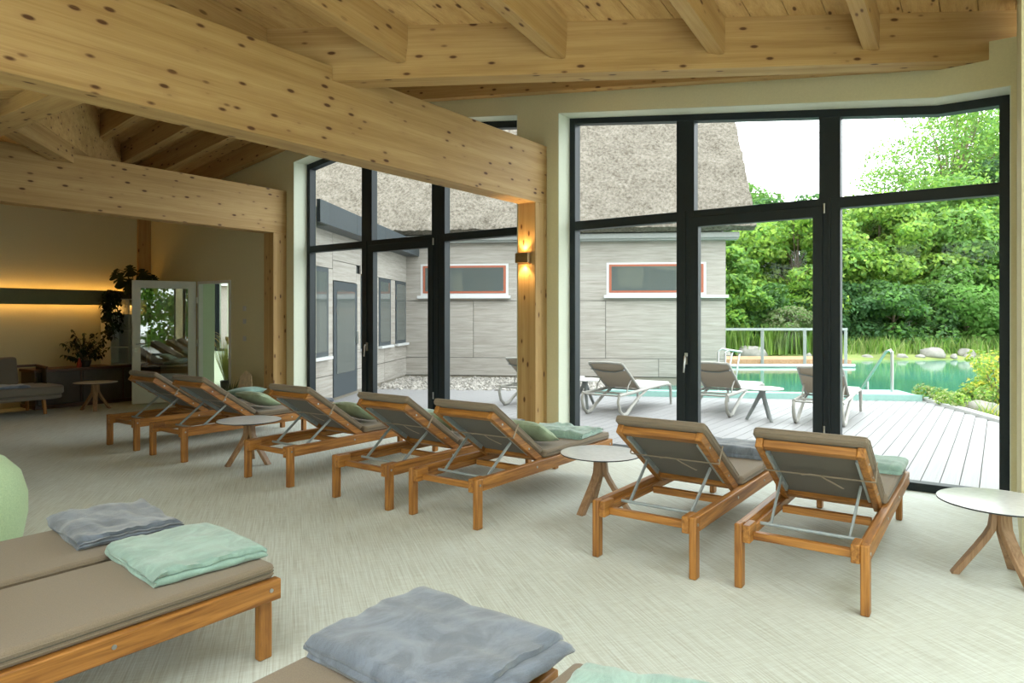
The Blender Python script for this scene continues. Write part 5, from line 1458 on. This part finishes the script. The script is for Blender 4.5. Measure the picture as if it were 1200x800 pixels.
# rocks on the far waterline
def rock(X, Y, z, sx, sy, sz, seed, label, mat=M['rock']):
    mb = MB(); prof = []; n, k = 9, 14; vs = []
    for i in range(n + 1):
        th = math.pi * i / n
        for j in range(k):
            ph = 2 * math.pi * j / k; d = Vector((math.sin(th) * math.cos(ph), math.sin(th) * math.sin(ph), math.cos(th)))
            r = 1 + 0.30 * mn.noise(d * 1.4 + Vector((seed * 3.1, 0, 0))) + 0.10 * mn.noise(d * 4 + Vector((0, seed, 0))); vs.append((d.x * r * sx, d.y * r * sy, d.z * r * sz))
    fs = [(i * k + j, i * k + (j + 1) % k, (i + 1) * k + (j + 1) % k, (i + 1) * k + j) for i in range(n) for j in range(k)]
    mb.add(vs, fs); o = mb.build('rock', mat, None, smooth=True, angle=50); o.location = cf(X, Y, z)
    return tag(o, label, 'rock', 'rocks round the pool')
rock(16.3, 26.5, 0.04, 0.5, 0.35, 0.24, 1, 'largest pale boulder on the far waterline')
rock(17.7, 26.6, 0.03, 0.32, 0.3, 0.2, 2, 'pale rock on the far waterline near the right window edge')
rock(9.2, 26.3, 0.06, 0.6, 0.4, 0.32, 3, 'tan rock behind the jetty beside the thick mullion')
rock(8.0, 26.3, 0.05, 0.42, 0.3, 0.28, 4, 'tan rock behind the middle of the jetty railing')
rng = np.random.default_rng(60)
for i in range(11):
    X = 11.6 + i * 1.05 + rng.normal() * 0.25; rock(X, 26.15 + rng.normal() * 0.12, -0.08, rng.uniform(0.12, 0.26), 0.15, rng.uniform(0.09, 0.16), 10 + i, 'small pale stone on the far waterline, %s from the jetty end' % ['first', 'second', 'third', 'fourth', 'fifth', 'sixth', 'seventh', 'eighth', 'ninth', 'tenth', 'eleventh'][i])
# planted corner by the deck edge
root = tag(empty('yellow_shrub', cf(8.3, 11.6, -0.15)), 'yellow leaved shrub beside the deck edge at the right window', 'shrub')
rng = np.random.default_rng(70); cl = [(np.array([rng.normal() * 0.35, rng.normal() * 0.3, 0.2 + rng.uniform(0, 0.75)]), np.array([0.2, 0.2, 0.15]), 1) for _ in range(22)]
v, f = leaves(cl, 2600, 0.045, rng=rng); tag(np_mesh('foliage', v, f, [LM['yellow'], LM['fresh2'], LM['fresh']], rng.integers(0, 3, len(f)), root), kind='stuff')
mm = MB()
for c, _, _ in cl: mm.tube([(0, 0, -0.1), (c[0] * 0.5, c[1] * 0.5, c[2] * 0.55), tuple(c)], 0.008, 5)
mm.build('stems', M['bark'], root)
root = tag(empty('low_shrub', cf(7.75, 11.9, -0.15)), 'low pale green shrub between the deck edge and the pool', 'shrub')
cl = [(np.array([rng.normal() * 0.3, rng.normal() * 0.25, rng.uniform(0.05, 0.35)]), np.array([0.16, 0.16, 0.12]), 1) for _ in range(14)]
v, f = leaves(cl, 2400, 0.04, rng=rng); tag(np_mesh('foliage', v, f, [LM['fresh2'], LM['reed2'], LM['mid2']], rng.integers(0, 3, len(f)), root), kind='stuff')
def edge(rng):
    f = rng.uniform(0, 1); d = rng.uniform(0.15, 1.1); p = p0.lerp(p2, f); return (p.x + d, p.y + d * 0.4, -0.22)
blades(1500, edge, 0.12, 0.42, 0.02, ['reed', 'fresh2', 'yellow', 'mid2'], 'bank_plants', 'mixed grasses along the planted deck edge', 71)
rock(7.7, 11.2, -0.05, 0.28, 0.2, 0.16, 80, 'pale stone among the plants at the deck edge')
mm = MB(); mm.prism([(p0.x + 0.08, p0.y), (p2.x + 0.1, p2.y), (p2.x + 2.4, p2.y + 1.2), (p0.x + 1.1, p0.y + 0.2)], lambda x, y: (x, y, -0.5), lambda x, y: (x, y, -0.12)); tag(mm.build('ground_planting', M['soil']), kind='structure')
bpy.context.view_layer.update()
